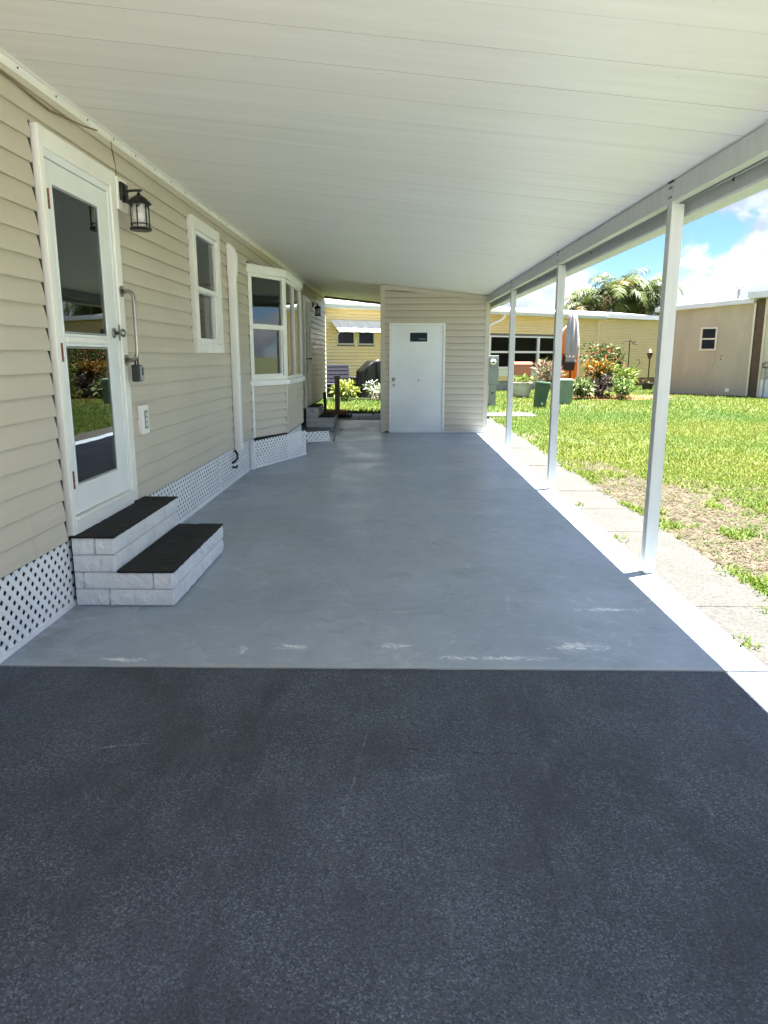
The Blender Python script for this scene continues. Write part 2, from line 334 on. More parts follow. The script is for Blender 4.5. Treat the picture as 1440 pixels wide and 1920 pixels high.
M['winframe'] = plain('cream_frame', (0.68, 0.62, 0.52), 0.5, var=0.05)
M['grey_skirt'] = plain('grey_skirting', (0.36, 0.38, 0.38), 0.7, var=0.08)
M['grey_box'] = plain('grey_enamel', (0.30, 0.32, 0.33), 0.45, var=0.07, scale=4)
M['green_dark'] = plain('dark_green_plastic', (0.035, 0.085, 0.05), 0.5, var=0.15, scale=4)
M['green_pale'] = plain('pale_green_enamel', (0.16, 0.25, 0.17), 0.5, var=0.1, scale=4)
M['terracotta'] = plain('salmon_plastic', (0.50, 0.20, 0.12), 0.6, var=0.1, scale=4)
M['orange'] = plain('orange_plastic', (0.80, 0.235, 0.006), 0.4, var=0.08, scale=2)
M['umbrella'] = plain('lavender_grey_canvas', (0.36, 0.345, 0.38), 0.85, var=0.12, scale=3, stretch=(4, 4, 0.6))
M['pot'] = plain('pale_pot', (0.55, 0.53, 0.47), 0.7, var=0.12, scale=5)
M['mulch'] = plain('red_mulch', (0.16, 0.05, 0.026), 0.95, var=0.5, scale=40, bmp=1.0, bscale=50)
M['navy'] = plain('navy_cushion', (0.0025, 0.0035, 0.014), 0.9, var=0.15, scale=6)
M['navy_line'] = plain('navy_cushion_stripe', (0.010, 0.010, 0.024), 0.9, var=0.15, scale=6)
M['wicker'] = plain('black_wicker', (0.006, 0.006, 0.008), 0.6, var=0.4, scale=60, bmp=0.6, bscale=60)
M['cover'] = plain('black_vinyl_cover', (0.005, 0.005, 0.006), 0.28, var=0.2, scale=4)
M['wood'] = plain('weathered_wood', (0.36, 0.30, 0.25), 0.85, var=0.3, scale=8, stretch=(8, 8, 0.8), bmp=0.4, bscale=30)
M['brick'] = plain('brown_brick', (0.26, 0.14, 0.10), 0.85, var=0.2, scale=8)
M['trunk'] = plain('palm_trunk', (0.24, 0.17, 0.10), 0.9, var=0.3, scale=6, stretch=(1, 1, 5))
M['stem'] = plain('shrub_stem', (0.12, 0.09, 0.06), 0.9, var=0.3, scale=12)
M['frost'] = plain('lantern_glass', (0.62, 0.62, 0.60), 0.25, var=0.1, scale=8)
M['bounce_street'] = plain('pale_bounce_street', (0.40, 0.39, 0.36), 0.9, var=0.1, scale=1.5)  # pale tone chosen to bounce sunlight under the carport roof
M['grime_and_shade'] = plain('joint_shade', (0.26, 0.25, 0.23), 0.9, var=0.2)  # shade painted on the seam sides so the ceiling joints read dark
M['paver'] = plain('grey_paver', (0.26, 0.275, 0.29), 0.85, var=0.15, scale=6, bmp=0.3, bscale=60)
M['ink'] = plain('black_print', (0.01, 0.01, 0.01), 0.3, var=0.1)

# ------------------------------------------------------------------ mesh helpers
class MB:
    def __init__(s): s.v = []; s.f = []; s.mi = []; s.cur = 0
    def add(s, vs, fs):
        o = len(s.v); s.v += [tuple(p) for p in vs]; s.f += [tuple(i + o for i in f) for f in fs]; s.mi += [s.cur] * len(fs); return s
    def box(s, x0, x1, y0, y1, z0, z1, mtx=None):
        vs = [(x, y, z) for z in (z0, z1) for y in (y0, y1) for x in (x0, x1)]
        if mtx is not None: vs = [mtx @ Vector(p) for p in vs]
        return s.add(vs, [(0, 2, 3, 1), (4, 5, 7, 6), (0, 1, 5, 4), (2, 6, 7, 3), (0, 4, 6, 2), (1, 3, 7, 5)])
    def obox(s, mtx, sx, sy, sz):
        return s.box(-sx / 2, sx / 2, -sy / 2, sy / 2, -sz / 2, sz / 2, mtx)
    def prism(s, poly, fn0, fn1):
        """poly: list of 2D points; fn maps (a,b)->3D at the two ends"""
        n = len(poly); vs = [fn0(*p) for p in poly] + [fn1(*p) for p in poly]
        fs = [tuple(range(n))[::-1], tuple(range(n, 2 * n))] + [(i, (i + 1) % n, n + (i + 1) % n, n + i) for i in range(n)]
        return s.add(vs, fs)
    def tube(s, pts, r, n=8, caps=True):
        pts = [Vector(p) for p in pts]; rs = r if isinstance(r, (list, tuple)) else [r] * len(pts)
        vs = []; fs = []; up = None
        for i, p in enumerate(pts):
            d = (pts[min(i + 1, len(pts) - 1)] - pts[max(i - 1, 0)]).normalized()
            if up is None:
                up = Vector((0, 0, 1)) if abs(d.z) < 0.9 else Vector((1, 0, 0))
            a = d.cross(up).normalized(); b2 = a.cross(d).normalized(); up = b2
            for k in range(n):
                t = 2 * math.pi * k / n; vs.append(p + (a * math.cos(t) + b2 * math.sin(t)) * rs[i])
        for i in range(len(pts) - 1):
            for k in range(n): fs.append((i * n + k, i * n + (k + 1) % n, (i + 1) * n + (k + 1) % n, (i + 1) * n + k))
        if caps: fs.append(tuple(range(n))[::-1]); fs.append(tuple((len(pts) - 1) * n + k for k in range(n)))
        return s.add(vs, fs)
    def lathe(s, prof, c=(0, 0, 0), n=16):
        vs = []; fs = []
        for r, z in prof:
            for k in range(n):
                t = 2 * math.pi * k / n; vs.append((c[0] + r * math.cos(t), c[1] + r * math.sin(t), c[2] + z))
        for i in range(len(prof) - 1):
            for k in range(n): fs.append((i * n + k, i * n + (k + 1) % n, (i + 1) * n + (k + 1) % n, (i + 1) * n + k))
        fs.append(tuple(range(n))[::-1]); fs.append(tuple((len(prof) - 1) * n + k for k in range(n)))
        return s.add(vs, fs)
    def build(s, name, mat, parent=None, loc=None, bevel=0.0, smooth=False, shift=None):
        me = bpy.data.meshes.new(name)
        vs = s.v
        if shift is not None: vs = [(p[0] - shift[0], p[1] - shift[1], p[2] - shift[2]) for p in vs]
        me.from_pydata(vs, [], s.f)
        mats = mat if isinstance(mat, (list, tuple)) else [mat]
        for k in mats: me.materials.append(M[k])
        if len(mats) > 1: me.polygons.foreach_set('material_index', s.mi)
        bm = bmesh.new(); bm.from_mesh(me)
        bmesh.ops.recalc_face_normals(bm, faces=bm.faces)
        if bevel:
            bmesh.ops.bevel(bm, geom=[e for e in bm.edges if e.calc_face_angle(0) > 0.6], offset=bevel, segments=2, profile=0.6, affect='EDGES')
        bm.to_mesh(me); bm.free()
        if smooth:
            for p in me.polygons: p.use_smooth = True
        o = bpy.data.objects.new(name, me); COL.objects.link(o)
        if parent is not None: o.parent = parent
        if loc is not None: o.location = loc
        elif shift is not None: o.location = shift
        return o
def B(name, mat, x0, x1, y0, y1, z0, z1, parent=None, bevel=0.0):
    return MB().box(x0, x1, y0, y1, z0, z1).build(name, mat, parent, bevel=bevel)
def empty(name, label, cat, loc=(0, 0, 0), group=None):
    o = bpy.data.objects.new(name, None); COL.objects.link(o); o.location = loc; o.empty_display_size = 0.2
    return tag(o, label, cat, group)
def tag(o, label, cat, group=None):
    o['label'] = label; o['category'] = cat
    if group: o['group'] = group
    return o
def struct(o): o['kind'] = 'structure'; return o
def npmesh(name, v, f, mat, col=None, parent=None):
    me = bpy.data.meshes.new(name); k = f.shape[1]
    me.vertices.add(len(v)); me.vertices.foreach_set('co', np.ascontiguousarray(v, dtype=np.float32).ravel())
    me.loops.add(f.size); me.loops.foreach_set('vertex_index', f.ravel().astype(np.int32))
    me.polygons.add(len(f)); me.polygons.foreach_set('loop_start', np.arange(0, f.size, k, dtype=np.int32))
    me.update(calc_edges=True); me.materials.append(M[mat])
    if col is not None:
        a = me.color_attributes.new('Col', 'FLOAT_COLOR', 'POINT')
        cc = np.ones((len(v), 4), np.float32); cc[:, :3] = col; a.data.foreach_set('color', cc.ravel())
    o = bpy.data.objects.new(name, me); COL.objects.link(o)
    if parent is not None: o.parent = parent
    return o
def local(o, loc):
    """children built in world space under an empty that stands at loc"""
    o.location = (-loc[0], -loc[1], -loc[2]); return o

# ------------------------------------------------------------------ shared value noise for ground cover
_tab = rng.random((64, 64))
def vnoise(x, y):
    xi = np.floor(x).astype(int); yi = np.floor(y).astype(int); fx = x - xi; fy = y - yi
    fx = fx * fx * (3 - 2 * fx); fy = fy * fy * (3 - 2 * fy)
    a = _tab[xi % 64, yi % 64]; b = _tab[(xi + 1) % 64, yi % 64]; c = _tab[xi % 64, (yi + 1) % 64]; d = _tab[(xi + 1) % 64, (yi + 1) % 64]
    return (a * (1 - fx) + b * fx) * (1 - fy) + (c * (1 - fx) + d * fx) * fy
def fbm(x, y):
    return 0.5 * vnoise(x, y) + 0.27 * vnoise(x * 2.1 + 7, y * 2.1 + 3) + 0.15 * vnoise(x * 4.3 + 1, y * 4.3 + 9) + 0.08 * vnoise(x * 9 + 5, y * 9)
def lawn_edge(y): return 2.17 + 0.10 * (fbm(y * 1.3, y * 0 + 2.2) - 0.5) * 2
def density(x, y):
    """1 = full turf, 0 = bare soil; worn patches lie along the walk"""
    d = np.ones_like(x)
    n = fbm(x * 1.9 + 20, y * 1.15 + 11); nf = fbm(x * 6.0 + 2, y * 5.0 + 1)
    wear = np.exp(-((x - 2.58 - 0.05 * (y - 5)) / 0.72) ** 2) * np.clip((10.5 - y) / 3.0, 0, 1) * np.clip((y - 3.2) / 2.0, 0.25, 1)
    d -= np.clip(wear * 2.2 * np.clip((n + 0.45 * (nf - .5) - 0.40 + 0.13 * np.exp(-((y - 7.8) / 1.7) ** 2)) * 3.6, 0, 1), 0, 0.97)
    n2 = fbm(x * 0.55 + 3, y * 0.4 + 31)
    d -= np.clip((n2 - 0.62) * 5, 0, 0.5)
    return np.clip(d, 0, 1)

# ================================================================== THE SETTING
XW = -1.84            # face of the home's wall
def zw(y): return 2.762 + 0.0068 * (y - 3.7)
def zb(y): return 2.405 + 0.0060 * (y - 3.5)
def zc(x, y): return zw(y) + (zb(y) - zw(y)) * (x - XW) / (1.6 - XW)

def ground():
    mb = MB(); S = 600
    mb.add([(-S, -S, -0.09), (S, -S, -0.09), (S, S, -0.09), (-S, S, -0.09)], [(0, 1, 2, 3)])
    me = mb.build('ground', 'lawn'); struct(me)
    a = me.data.color_attributes.new('Col', 'FLOAT_COLOR', 'POINT')
    a.data.foreach_set('color', [1.0] * (4 * len(me.data.vertices)))
    # lawn floor with worn soil patches, close by
    def sheet(name, x0, x1, y0, y1, nx, ny, z, edge=False):
        xs = np.linspace(0, 1, nx); ys = np.linspace(y0, y1, ny)
        X, Y = np.meshgrid(xs, ys)
        xl = lawn_edge(Y) - 0.02 if edge else np.full_like(Y, x0)
        X = xl + (x1 - xl) * X ** (1.6 if edge else 1.0)
        Z = z + 0.035 * (fbm(X * 0.8, Y * 0.8) - 0.5)
        if edge: Z = np.where(X < xl + 0.05, -0.012, Z)
        v = np.stack([X, Y, Z], -1).reshape(-1, 3)
        i = np.arange(nx * ny).reshape(ny, nx)
        f = np.stack([i[:-1, :-1], i[:-1, 1:], i[1:, 1:], i[1:, :-1]], -1).reshape(-1, 4)
        d = density(X, Y).reshape(-1); col = np.stack([d, d, d], -1)
        o = npmesh(name, v, f, 'lawn', col); return struct(o)
    sheet('lawn', 0, 34, 2.0, 19.0, 120, 170, -0.012, True)
    sheet('lawn', -6.0, 34, 19.0, 44.0, 120, 80, -0.012)
ground()

# driveway: sealed asphalt sheet with a slightly wavy far edge
def driveway():
    n = 240; xs = [-1.95 + (1.76 + 1.95) * i / n for i in range(n + 1)]
    vs = []; fs = []
    for i, x in enumerate(xs):
        ye = 3.118 + 0.016 * (mnoise.noise(Vector((x * 3.2, 0, 0))) + 0.6 * mnoise.noise(Vector((x * 11, 3, 0))) + 0.5 * mnoise.noise(Vector((x * 31, 5, 0))))
        vs += [(x, -1.5, -0.010), (x, 0.5, -0.010), (x, ye, 0.002 + 0.003 * mnoise.noise(Vector((x * 6, 1, 0)))), (x, ye + 0.01, -0.03)]
    for i in range(n):
        for k in range(3): fs.append((i * 4 + k, (i + 1) * 4 + k, (i + 1) * 4 + k + 1, i * 4 + k + 1))
    o = MB().add(vs, fs).build('driveway', 'asphalt'); struct(o)
    st = B('bounce_street', 'bounce_street', -60, 60, -16, -1.5, -0.12, -0.006); struct(st)  # unseen street, kept pale and close to bounce light onto the ceiling
driveway()
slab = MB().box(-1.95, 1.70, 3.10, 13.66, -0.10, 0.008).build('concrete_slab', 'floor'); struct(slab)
slab2 = MB().box(-1.95, -0.20, 13.662, 16.3, -0.10, 0.006).build('back_walk', 'floor'); struct(slab2)

# side walk: square slabs one after another
walk = bpy.data.objects.new('sidewalk', None); COL.objects.link(walk); struct(walk)
y = 2.15; k = 0
while y < 16.5:
    L = 0.915
    b = MB()
    zt = 0.004 + random.uniform(-0.004, 0.004)
    b.box(1.708, 2.21 + random.uniform(-0.01, 0.01), y + 0.004, y + L - 0.004, -0.10, zt)
    b.build('walk_slab', 'concrete', walk, bevel=0.006, shift=(1.95, y + L / 2, 0)); y += L
B('walk_bed', 'soil', 1.703, 2.24, 2.0, 16.6, -0.11, -0.016, walk)
# pavers behind the shed
pav = bpy.data.objects.new('paved_path', None); COL.objects.link(pav); struct(pav)
for i in range(5):
    for j in range(2):
        x0 = -2.1 + i * 0.62 + 0.28 * j; y0 = 16.36 + j * 0.98
        MB().box(x0, x0 + 0.60, y0, y0 + 0.955, -0.08, 0.0 + random.uniform(-.004, .004)).build('paver', 'paver', pav, bevel=0.006, shift=(x0, y0, 0))
B('paver_bed', 'soil', -2.2, 1.6, 16.32, 18.3, -0.085, -0.03, pav)
pth = MB().box(1.75, 3.35, 17.4, 18.6, -0.05, 0.012).build('concrete_pad', 'concrete', bevel=0.01); struct(pth)

# ================================================================== THE MOBILE HOME
Z0 = 0.40; PITCH = 0.1143; NROW = 21
home = empty('mobile_home', 'beige clapboard mobile home with white trimmed door and lattice skirting', 'house', (XW, 3.0, 0))
HL = (XW, 3.0, 0)
def hp(o): return local(o, HL)
# openings in the wall (y0,y1,z0,z1)
OP = [(3.92, 4.97, 0.30, 2.545), (6.69, 7.69, 1.43, 2.61), (9.20, 12.05, 0.30, 2.53), (14.55, 15.50, 0.25, 2.55)]
H_Y0, H_Y1 = -1.2, 18.95
def plank_profile(z0, z1):
    return [(0.000, z0 + 0.004), (0.021, z0), (0.0225, z0 + 0.005), (0.019, z0 + 0.045), (0.009, z0 + 0.094), (0.003, z1 + 0.003), (0.0, z1 + 0.003)]
def planks(parent, fix, y0, y1, z0, nrow, ops, pos, pitch=PITCH, mat='siding', top=None):
    """rows of lap siding; pos(offset, along, z) -> world; broken at the openings"""
    for k in range(nrow):
        za = z0 + k * pitch; zb_ = za + pitch
        if top is not None and za > top: break
        segs = [(y0, y1)]
        for (a, b, c, d) in ops:
            if zb_ > c + 0.02 and za < d - 0.02:
                ns = []
                for (s, e) in segs:
                    if b <= s or a >= e: ns.append((s, e)); continue
                    if a > s: ns.append((s, a))
                    if b < e: ns.append((b, e))
                segs = ns
        for (a, b, c, d) in ops:
            if zb_ > c + 0.02 and za < d - 0.02:
                for (p0, p1) in ((za, c), (d, zb_)):
                    if p1 - p0 > 0.008 and p1 - p0 < pitch:
                        pr = [(u, p0 + (w - za) * (p1 - p0) / pitch) for (u, w) in plank_profile(za, zb_)] if p0 == za else [(0.0, p0), (0.011, p0), (0.008, p0 + (p1 - p0) * .4), (0.003, p1 + .004), (0.0, p1 + .004)]
                        mb = MB(); mb.prism(pr, lambda u, w: pos(u, a, w), lambda u, w: pos(u, b, w)); fix(mb.build('siding_plank', mat, parent))
        for (s, e) in segs:
            if e - s < 0.02: continue
            # long courses come in lengths with a hardly visible lap
            cuts = [s]
            while e - cuts[-1] > 4.6:
                cuts.append(cuts[-1] + 3.05 + 0.6 * random.random())
            cuts.append(e)
            for i in range(len(cuts) - 1):
                pr = plank_profile(za, zb_)
                mb = MB(); j = 0.0008 * random.random()
                mb.prism(pr, lambda a, b: pos(a + j, cuts[i] + (0.0005 if i else 0), b), lambda a, b: pos(a + j, cuts[i + 1] - 0.0005, b))
                fix(mb.build('siding_plank', mat, parent))
planks(home, hp, H_Y0, H_Y1, Z0, NROW, [(a - (0.045 if a < 9 else 0.02), b + 0.006, c, d) for (a, b, c, d) in OP], lambda o, a, z: (XW + o, a, z), top=2.74)
# sheathing behind the siding, with the openings left out
def sheathing():
    mb = MB(); ys = sorted({H_Y0, H_Y1} | {v for o in OP for v in o[:2]})
    x0, x1 = XW - 0.10, XW - 0.001
    for a, b in zip(ys[:-1], ys[1:]):
        o = [q for q in OP if q[0] <= a and q[1] >= b]
        if not o: mb.box(x0, x1, a, b, Z0 - 0.02, 2.95)
        else:
            if o[0][2] > Z0: mb.box(x0, x1, a, b, Z0 - 0.02, o[0][2])
            mb.box(x0, x1, a, b, o[0][3], 2.95)
    hp(mb.build('wall', 'dark', home))
    r = MB(); xb = -5.6
    r.box(xb, xb + 0.1, H_Y0, H_Y1, 0.0, 2.95); r.box(xb + 0.1, x0, H_Y0, H_Y0 + 0.1, Z0 - .02, 2.95); r.box(xb + 0.1, x0, H_Y1 - 0.1, H_Y1, Z0 - .02, 2.95)
    hp(r.build('outer_wall', 'siding', home))
    hp(MB().box(xb + 0.1, x0, H_Y0 + 0.1, H_Y1 - 0.1, 0.30, 0.395).build('room_floor', 'dark', home))
    rr = MB(); rr.prism([(xb - 0.3, 2.96), (-1.72, 2.955 + 0.045), (-1.72, 3.03), (-3.7, 3.45), (xb - 0.3, 3.0)], lambda a, b: (a, H_Y0 - 0.3, b), lambda a, b: (a, H_Y1 + 0.25, b))
    hp(rr.build('roof', 'roofwhite', home))
    hp(MB().box(-2.95, -2.93, H_Y0 + 0.1, H_Y1 - 0.1, 0.396, 2.94).build('inner_wall', 'room', home))
sheathing()
# end corner trim at the far end and dark crawl space
hp(B('corner_trim', 'trim', XW - 0.02, XW + 0.022, 18.88, 18.97, 0.34, 2.80, home, 0.003))

# white moulding under the carport roof, with screw heads
def moulding():
    mb = MB(); y0, y1 = 0.66, 18.8
    mb.prism([(0.001, -0.044), (0.022, -0.044), (0.026, -0.030), (0.024, -0.006), (0.050, -0.010), (0.050, -0.004), (0.001, -0.004)],
             lambda a, b: (XW + a, y0, zw(y0) + b), lambda a, b: (XW + a, y1, zw(y1) + b))
    o = hp(mb.build('moulding', 'trim', home))
    yy = 1.0
    while yy < 14:
        s = MB(); zz = zw(yy) - 0.019
        s.tube([(XW + 0.0245, yy, zz), (XW + 0.0285, yy, zz)], 0.0055, 6)
        q = s.build('screw', 'screw', o); yy += 0.40
moulding()

def pane_box(x0, x1, y0, y1, z0, z1, parent, mat='glass', name='pane'):
    return MB().box(x0, x1, y0, y1, z0, z1).build(name, mat, parent)

# ---- glazed entrance door
def rect_frame(mb, fn, a0, a1, b0, b1, w, d0, d1, wb=None, wt=None):
    """four butted bars; fn(depth,a,b)->xyz"""
    wb = w if wb is None else wb; wt = w if wt is None else wt
    def bar(p0, p1, q0, q1):
        vs = [fn(d, a, b) for b in (q0, q1) for a in (p0, p1) for d in (d0, d1)]
        mb.add(vs, [(0, 2, 3, 1), (4, 5, 7, 6), (0, 1, 5, 4), (2, 6, 7, 3), (0, 4, 6, 2), (1, 3, 7, 5)])
    bar(a0, a0 + w, b0, b1); bar(a1 - w, a1, b0, b1)
    bar(a0 + w, a1 - w, b0, b0 + wb); bar(a0 + w, a1 - w, b1 - wt, b1)
    return mb
WX = lambda d, a, b: (XW + d, a, b)
def entrance():
    D = bpy.data.objects.new('door', None); COL.objects.link(D); D.parent = home; D['label'] = 'white storm door with two glass panes'
    k = 0
    def P(o): return hp(o)
    # casing
    m = MB(); m.box(XW - 0.09, XW + 0.034, 3.928, 3.975, 0.405, 2.545); P(m.build('casing', 'trim', D, bevel=0.004))
    m = MB(); m.box(XW - 0.09, XW + 0.034, 4.875, 4.965, 0.425, 2.545); P(m.build('casing', 'trim', D, bevel=0.004))
    m = MB(); m.box(XW - 0.09, XW + 0.033, 3.975, 4.875, 2.445, 2.543); P(m.build('head_casing', 'trim', D, bevel=0.004))
    m = MB(); m.box(XW - 0.09, XW + 0.024, 3.975, 3.995, 0.50, 2.445); m.box(XW - 0.09, XW + 0.024, 4.835, 4.875, 0.50, 2.445); m.box(XW - 0.09, XW + 0.024, 3.995, 4.835, 2.405, 2.445)
    P(m.build('jamb', 'door', D, bevel=0.003))
    m = MB(); m.box(XW - 0.09, XW + 0.036, 3.975, 4.875, 0.405, 0.492); P(m.build('riser', 'white', D, bevel=0.003))
    m = MB(); m.box(XW - 0.09, XW + 0.052, 3.98, 4.87, 0.494, 0.510); P(m.build('threshold', 'trim', D, bevel=0.003))
    # leaf: stiles and rails around two lights
    m = MB(); xa, xb = XW - 0.025, XW + 0.018
    m.box(xa, xb, 3.998, 4.050, 0.515, 2.400); m.box(xa, xb, 4.682, 4.832, 0.515, 2.400)
    m.box(xa, xb, 4.050, 4.682, 0.515, 0.665); m.box(xa, xb, 4.050, 4.682, 1.470, 1.508); m.box(xa, xb, 4.050, 4.682, 2.300, 2.400)
    P(m.build('leaf', 'door', D, bevel=0.003))
    for (z0, z1, nm) in ((0.665, 1.470, 'lower_pane'), (1.508, 2.300, 'upper_pane')):
        m = MB(); rect_frame(m, WX, 4.0505, 4.6815, z0 + 0.0005, z1 - 0.0005, 0.015, -0.02, 0.0215)
        P(m.build('bead', 'door', D, bevel=0.003))
        m = MB(); rect_frame(m, WX, 4.066, 4.666, z0 + 0.018, z1 - 0.018, 0.008, -0.018, 0.0175)
        P(m.build('glazing_strip', 'grey_box', D))
        P(pane_box(XW + 0.010, XW + 0.014, 4.075, 4.657, z0 + 0.027, z1 - 0.027, D, 'glass_screen' if z0 < 1 else 'glass'))
    P(B('insect_screen', 'screen', XW - 0.075, XW - 0.07, 4.02, 4.83, 0.52, 1.47, D))
    P(B('screen_rail', 'trim', XW + 0.018, XW + 0.030, 4.08, 4.65, 1.478, 1.502, D, 0.003))
    # hinges
    for z in (2.20, 1.42, 0.72):
        m = MB(); m.box(XW + 0.0242, XW + 0.0285, 3.984, 3.998, z - 0.05, z + 0.05); m.tube([(XW + 0.029, 3.998, z - 0.05), (XW + 0.029, 3.998, z + 0.05)], 0.005, 8)
        P(m.build('hinge', 'rust', D))
    # knob on a rose, latch plate
    m = MB(); kz, ky = 1.545, 4.775
    m.tube([(XW + 0.0185, ky, kz), (XW + 0.026, ky, kz), (XW + 0.030, ky, kz)], [0.031, 0.031, 0.022], 18)
    m.tube([(XW + 0.030, ky, kz), (XW + 0.058, ky, kz), (XW + 0.066, ky, kz), (XW + 0.080, ky, kz), (XW + 0.092, ky, kz), (XW + 0.097, ky, kz)], [0.011, 0.011, 0.022, 0.027, 0.022, 0.008], 18)
    P(m.build('door_knob', 'steel', D, smooth=True))
    m = MB(); m.box(XW + 0.0245, XW + 0.028, 4.842, 4.866, 1.50, 1.60); P(m.build('strike_plate', 'steel', D))
entrance()

# ---- narrow double hung window
def sash_window(parent, fn, a0, a1, z0, z1, trimw, zmid, proud=0.05, sill=0.085, mat='trim', blind=True, fixf=None, head=None):
    W = bpy.data.objects.new('window', None); COL.objects.link(W); W.parent = parent
    P = fixf
    m = MB(); rect_frame(m, fn, a0, a1, z0, z1, trimw, -0.06, proud, wb=sill, wt=head or trimw); P(m.build('frame', mat, W, bevel=0.004))
    i0, i1 = a0 + trimw, a1 - trimw; b0, b1 = z0 + sill, z1 - (head or trimw)
    m = MB(); rect_frame(m, fn, i0 + .001, i1 - .001, zmid + 0.001, b1 - .001, 0.038, -0.03, proud - 0.018); P(m.build('upper_sash', 'white', W, bevel=0.003))
    m = MB(); rect_frame(m, fn, i0 + .001, i1 - .001, b0 + .001, zmid + 0.03, 0.038, -0.055, proud - 0.040 if proud > .045 else 0.0, wb=0.05); P(m.build('lower_sash', 'white', W, bevel=0.003))
    def pane(za, zb_, d):
        mm = MB(); vs = [fn(dd, a, b) for b in (za, zb_) for a in (i0 + 0.039, i1 - 0.039) for dd in (d, d + 0.004)]
        mm.add(vs, [(0, 2, 3, 1), (4, 5, 7, 6), (0, 1, 5, 4), (2, 6, 7, 3), (0, 4, 6, 2), (1, 3, 7, 5)]); P(mm.build('pane', 'glass', W))
    pane(zmid + 0.039, b1 - 0.039, 0.0); pane(b0 + 0.051, zmid - 0.008, -0.035)
    if blind:
        mm = MB(); vs = [fn(dd, a, b) for b in (zmid - 0.02, b1 + .02) for a in (i0, i1) for dd in (-0.12, -0.115)]
        mm.add(vs, [(0, 2, 3, 1), (4, 5, 7, 6), (0, 1, 5, 4), (2, 6, 7, 3), (0, 4, 6, 2), (1, 3, 7, 5)]); P(mm.build('blind', 'blind', W))
    return W
sash_window(home, WX, 6.69, 7.69, 1.43, 2.61, 0.10, 1.985, fixf=hp)

# ---- bay window
BC = [(-1.84, 9.22), (-1.50, 9.95), (-1.50, 11.55), (-1.84, 12.05)]
def bay():
    G = bpy.data.objects.new('bay_window', None); COL.objects.link(G); G.parent = home
    P = hp
    faces = []
    for i in range(3):
        a = Vector(BC[i]); b = Vector(BC[i + 1]); d = (b - a); L = d.length; d.normalize(); n = Vector((d.y, -d.x))
        faces.append((a, d, n, L))
    for i, (a, d, n, L) in enumerate(faces):
        def fn(dep, u, z, a=a, d=d, n=n): q = a + d * u + n * dep; return (q.x, q.y, z)
        # lap siding below the sill
        for k in range(6):
            za = 0.385 + k * 0.1075; pr = plank_profile(za, za + 0.1075)
            m = MB(); m.prism(pr, lambda o, z: fn(o, 0.045, z), lambda o, z: fn(o, L - 0.045, z)); P(m.build('siding_plank', 'siding', G))
        m = MB()
        vs = [fn(dd, u, z) for z in (0.38, 1.03) for u in (0.0, L) for dd in (-0.05, -0.001)]
        m.add(vs, [(0, 2, 3, 1), (4, 5, 7, 6), (0, 1, 5, 4), (2, 6, 7, 3), (0, 4, 6, 2), (1, 3, 7, 5)]); P(m.build('backing', 'dark', G))
        for u0, u1, mt in ((0.0, 0.045, 'trim' if i == 0 else 'siding'), (L - 0.045, L, 'siding')):
            m = MB(); vs = [fn(dd, u, z) for z in (0.38, 1.03) for u in (u0, u1) for dd in (-0.02, 0.020)]
            m.add(vs, [(0, 2, 3, 1), (4, 5, 7, 6), (0, 1, 5, 4), (2, 6, 7, 3), (0, 4, 6, 2), (1, 3, 7, 5)]); P(m.build('corner_trim', mt, G))
        # windows
        def bars(name, lst, d0, d1, mat):
            m = MB()
            for (u0, u1, z0, z1) in lst:
                vs = [fn(dd, u, z) for z in (z0, z1) for u in (u0, u1) for dd in (d0, d1)]
                m.add(vs, [(0, 2, 3, 1), (4, 5, 7, 6), (0, 1, 5, 4), (2, 6, 7, 3), (0, 4, 6, 2), (1, 3, 7, 5)])
            P(m.build(name, mat, G))
        if i == 0 or i == 2:
            t = 0.07
            bars('frame', [(0, t, 1.10, 2.40), (L - t, L, 1.10, 2.40), (t, L - t, 1.10, 1.15), (t, L - t, 2.36, 2.40), (t, L - t, 1.735, 1.795)], -0.05, 0.022, 'trim')
            bars('inner_frame', [(t + .001, t + .025, 1.151, 1.734), (L - t - .025, L - t - .001, 1.151, 1.734), (t + .025, L - t - .025, 1.151, 1.175)], -0.045, 0.0, 'white')
            bars('pane', [(t + .001, L - t - .001, 1.796, 2.359)], -0.012, -0.008, 'glass')
            bars('pane', [(t + .026, L - t - .026, 1.176, 1.734)], -0.034, -0.030, 'glass')
        else:
            t = 0.05; mid = L / 2
            bars('frame', [(0, t, 1.10, 2.40), (L - t, L, 1.10, 2.40), (t, L - t, 1.10, 1.14), (t, L - t, 2.36, 2.40), (mid - .025, mid + .025, 1.14, 2.36)], -0.05, 0.022, 'trim')
            bars('pane', [(t + .001, mid - .026, 1.141, 2.359)], -0.012, -0.008, 'glass')
            bars('pane', [(mid + .026, L - t - .001, 1.141, 2.359)], -0.012, -0.008, 'glass')
    # sill and head bands, roof lid: offset polygons
    def band(name, z0, z1, off, mat):
        pts = []
        o = [(-1.842, 9.22 - off * 0.9), (-1.50 + off, 9.95 - off * 0.45), (-1.50 + off, 11.55 + off * 0.4), (-1.842, 12.05 + off)]
        m = MB(); m.prism([(p[0], p[1]) for p in o], lambda a, b: (a, b, z0), lambda a, b: (a, b, z1)); P(m.build(name, mat, G, bevel=0.004))
    band('sill', 1.032, 1.098, 0.055, 'white'); band('head', 2.402, 2.505, 0.045, 'trim'); band('floor_board', 0.36, 0.378, 0.0, 'dark')
    m = MB()
    for yy in (9.5, 10.2, 11.0, 11.7): m.tube([(XW - 0.15, yy, 1.1), (XW - 0.15, yy, 2.38)], 0.13, 10)
    P(m.build('curtain', 'blind', G, smooth=True))
bay()

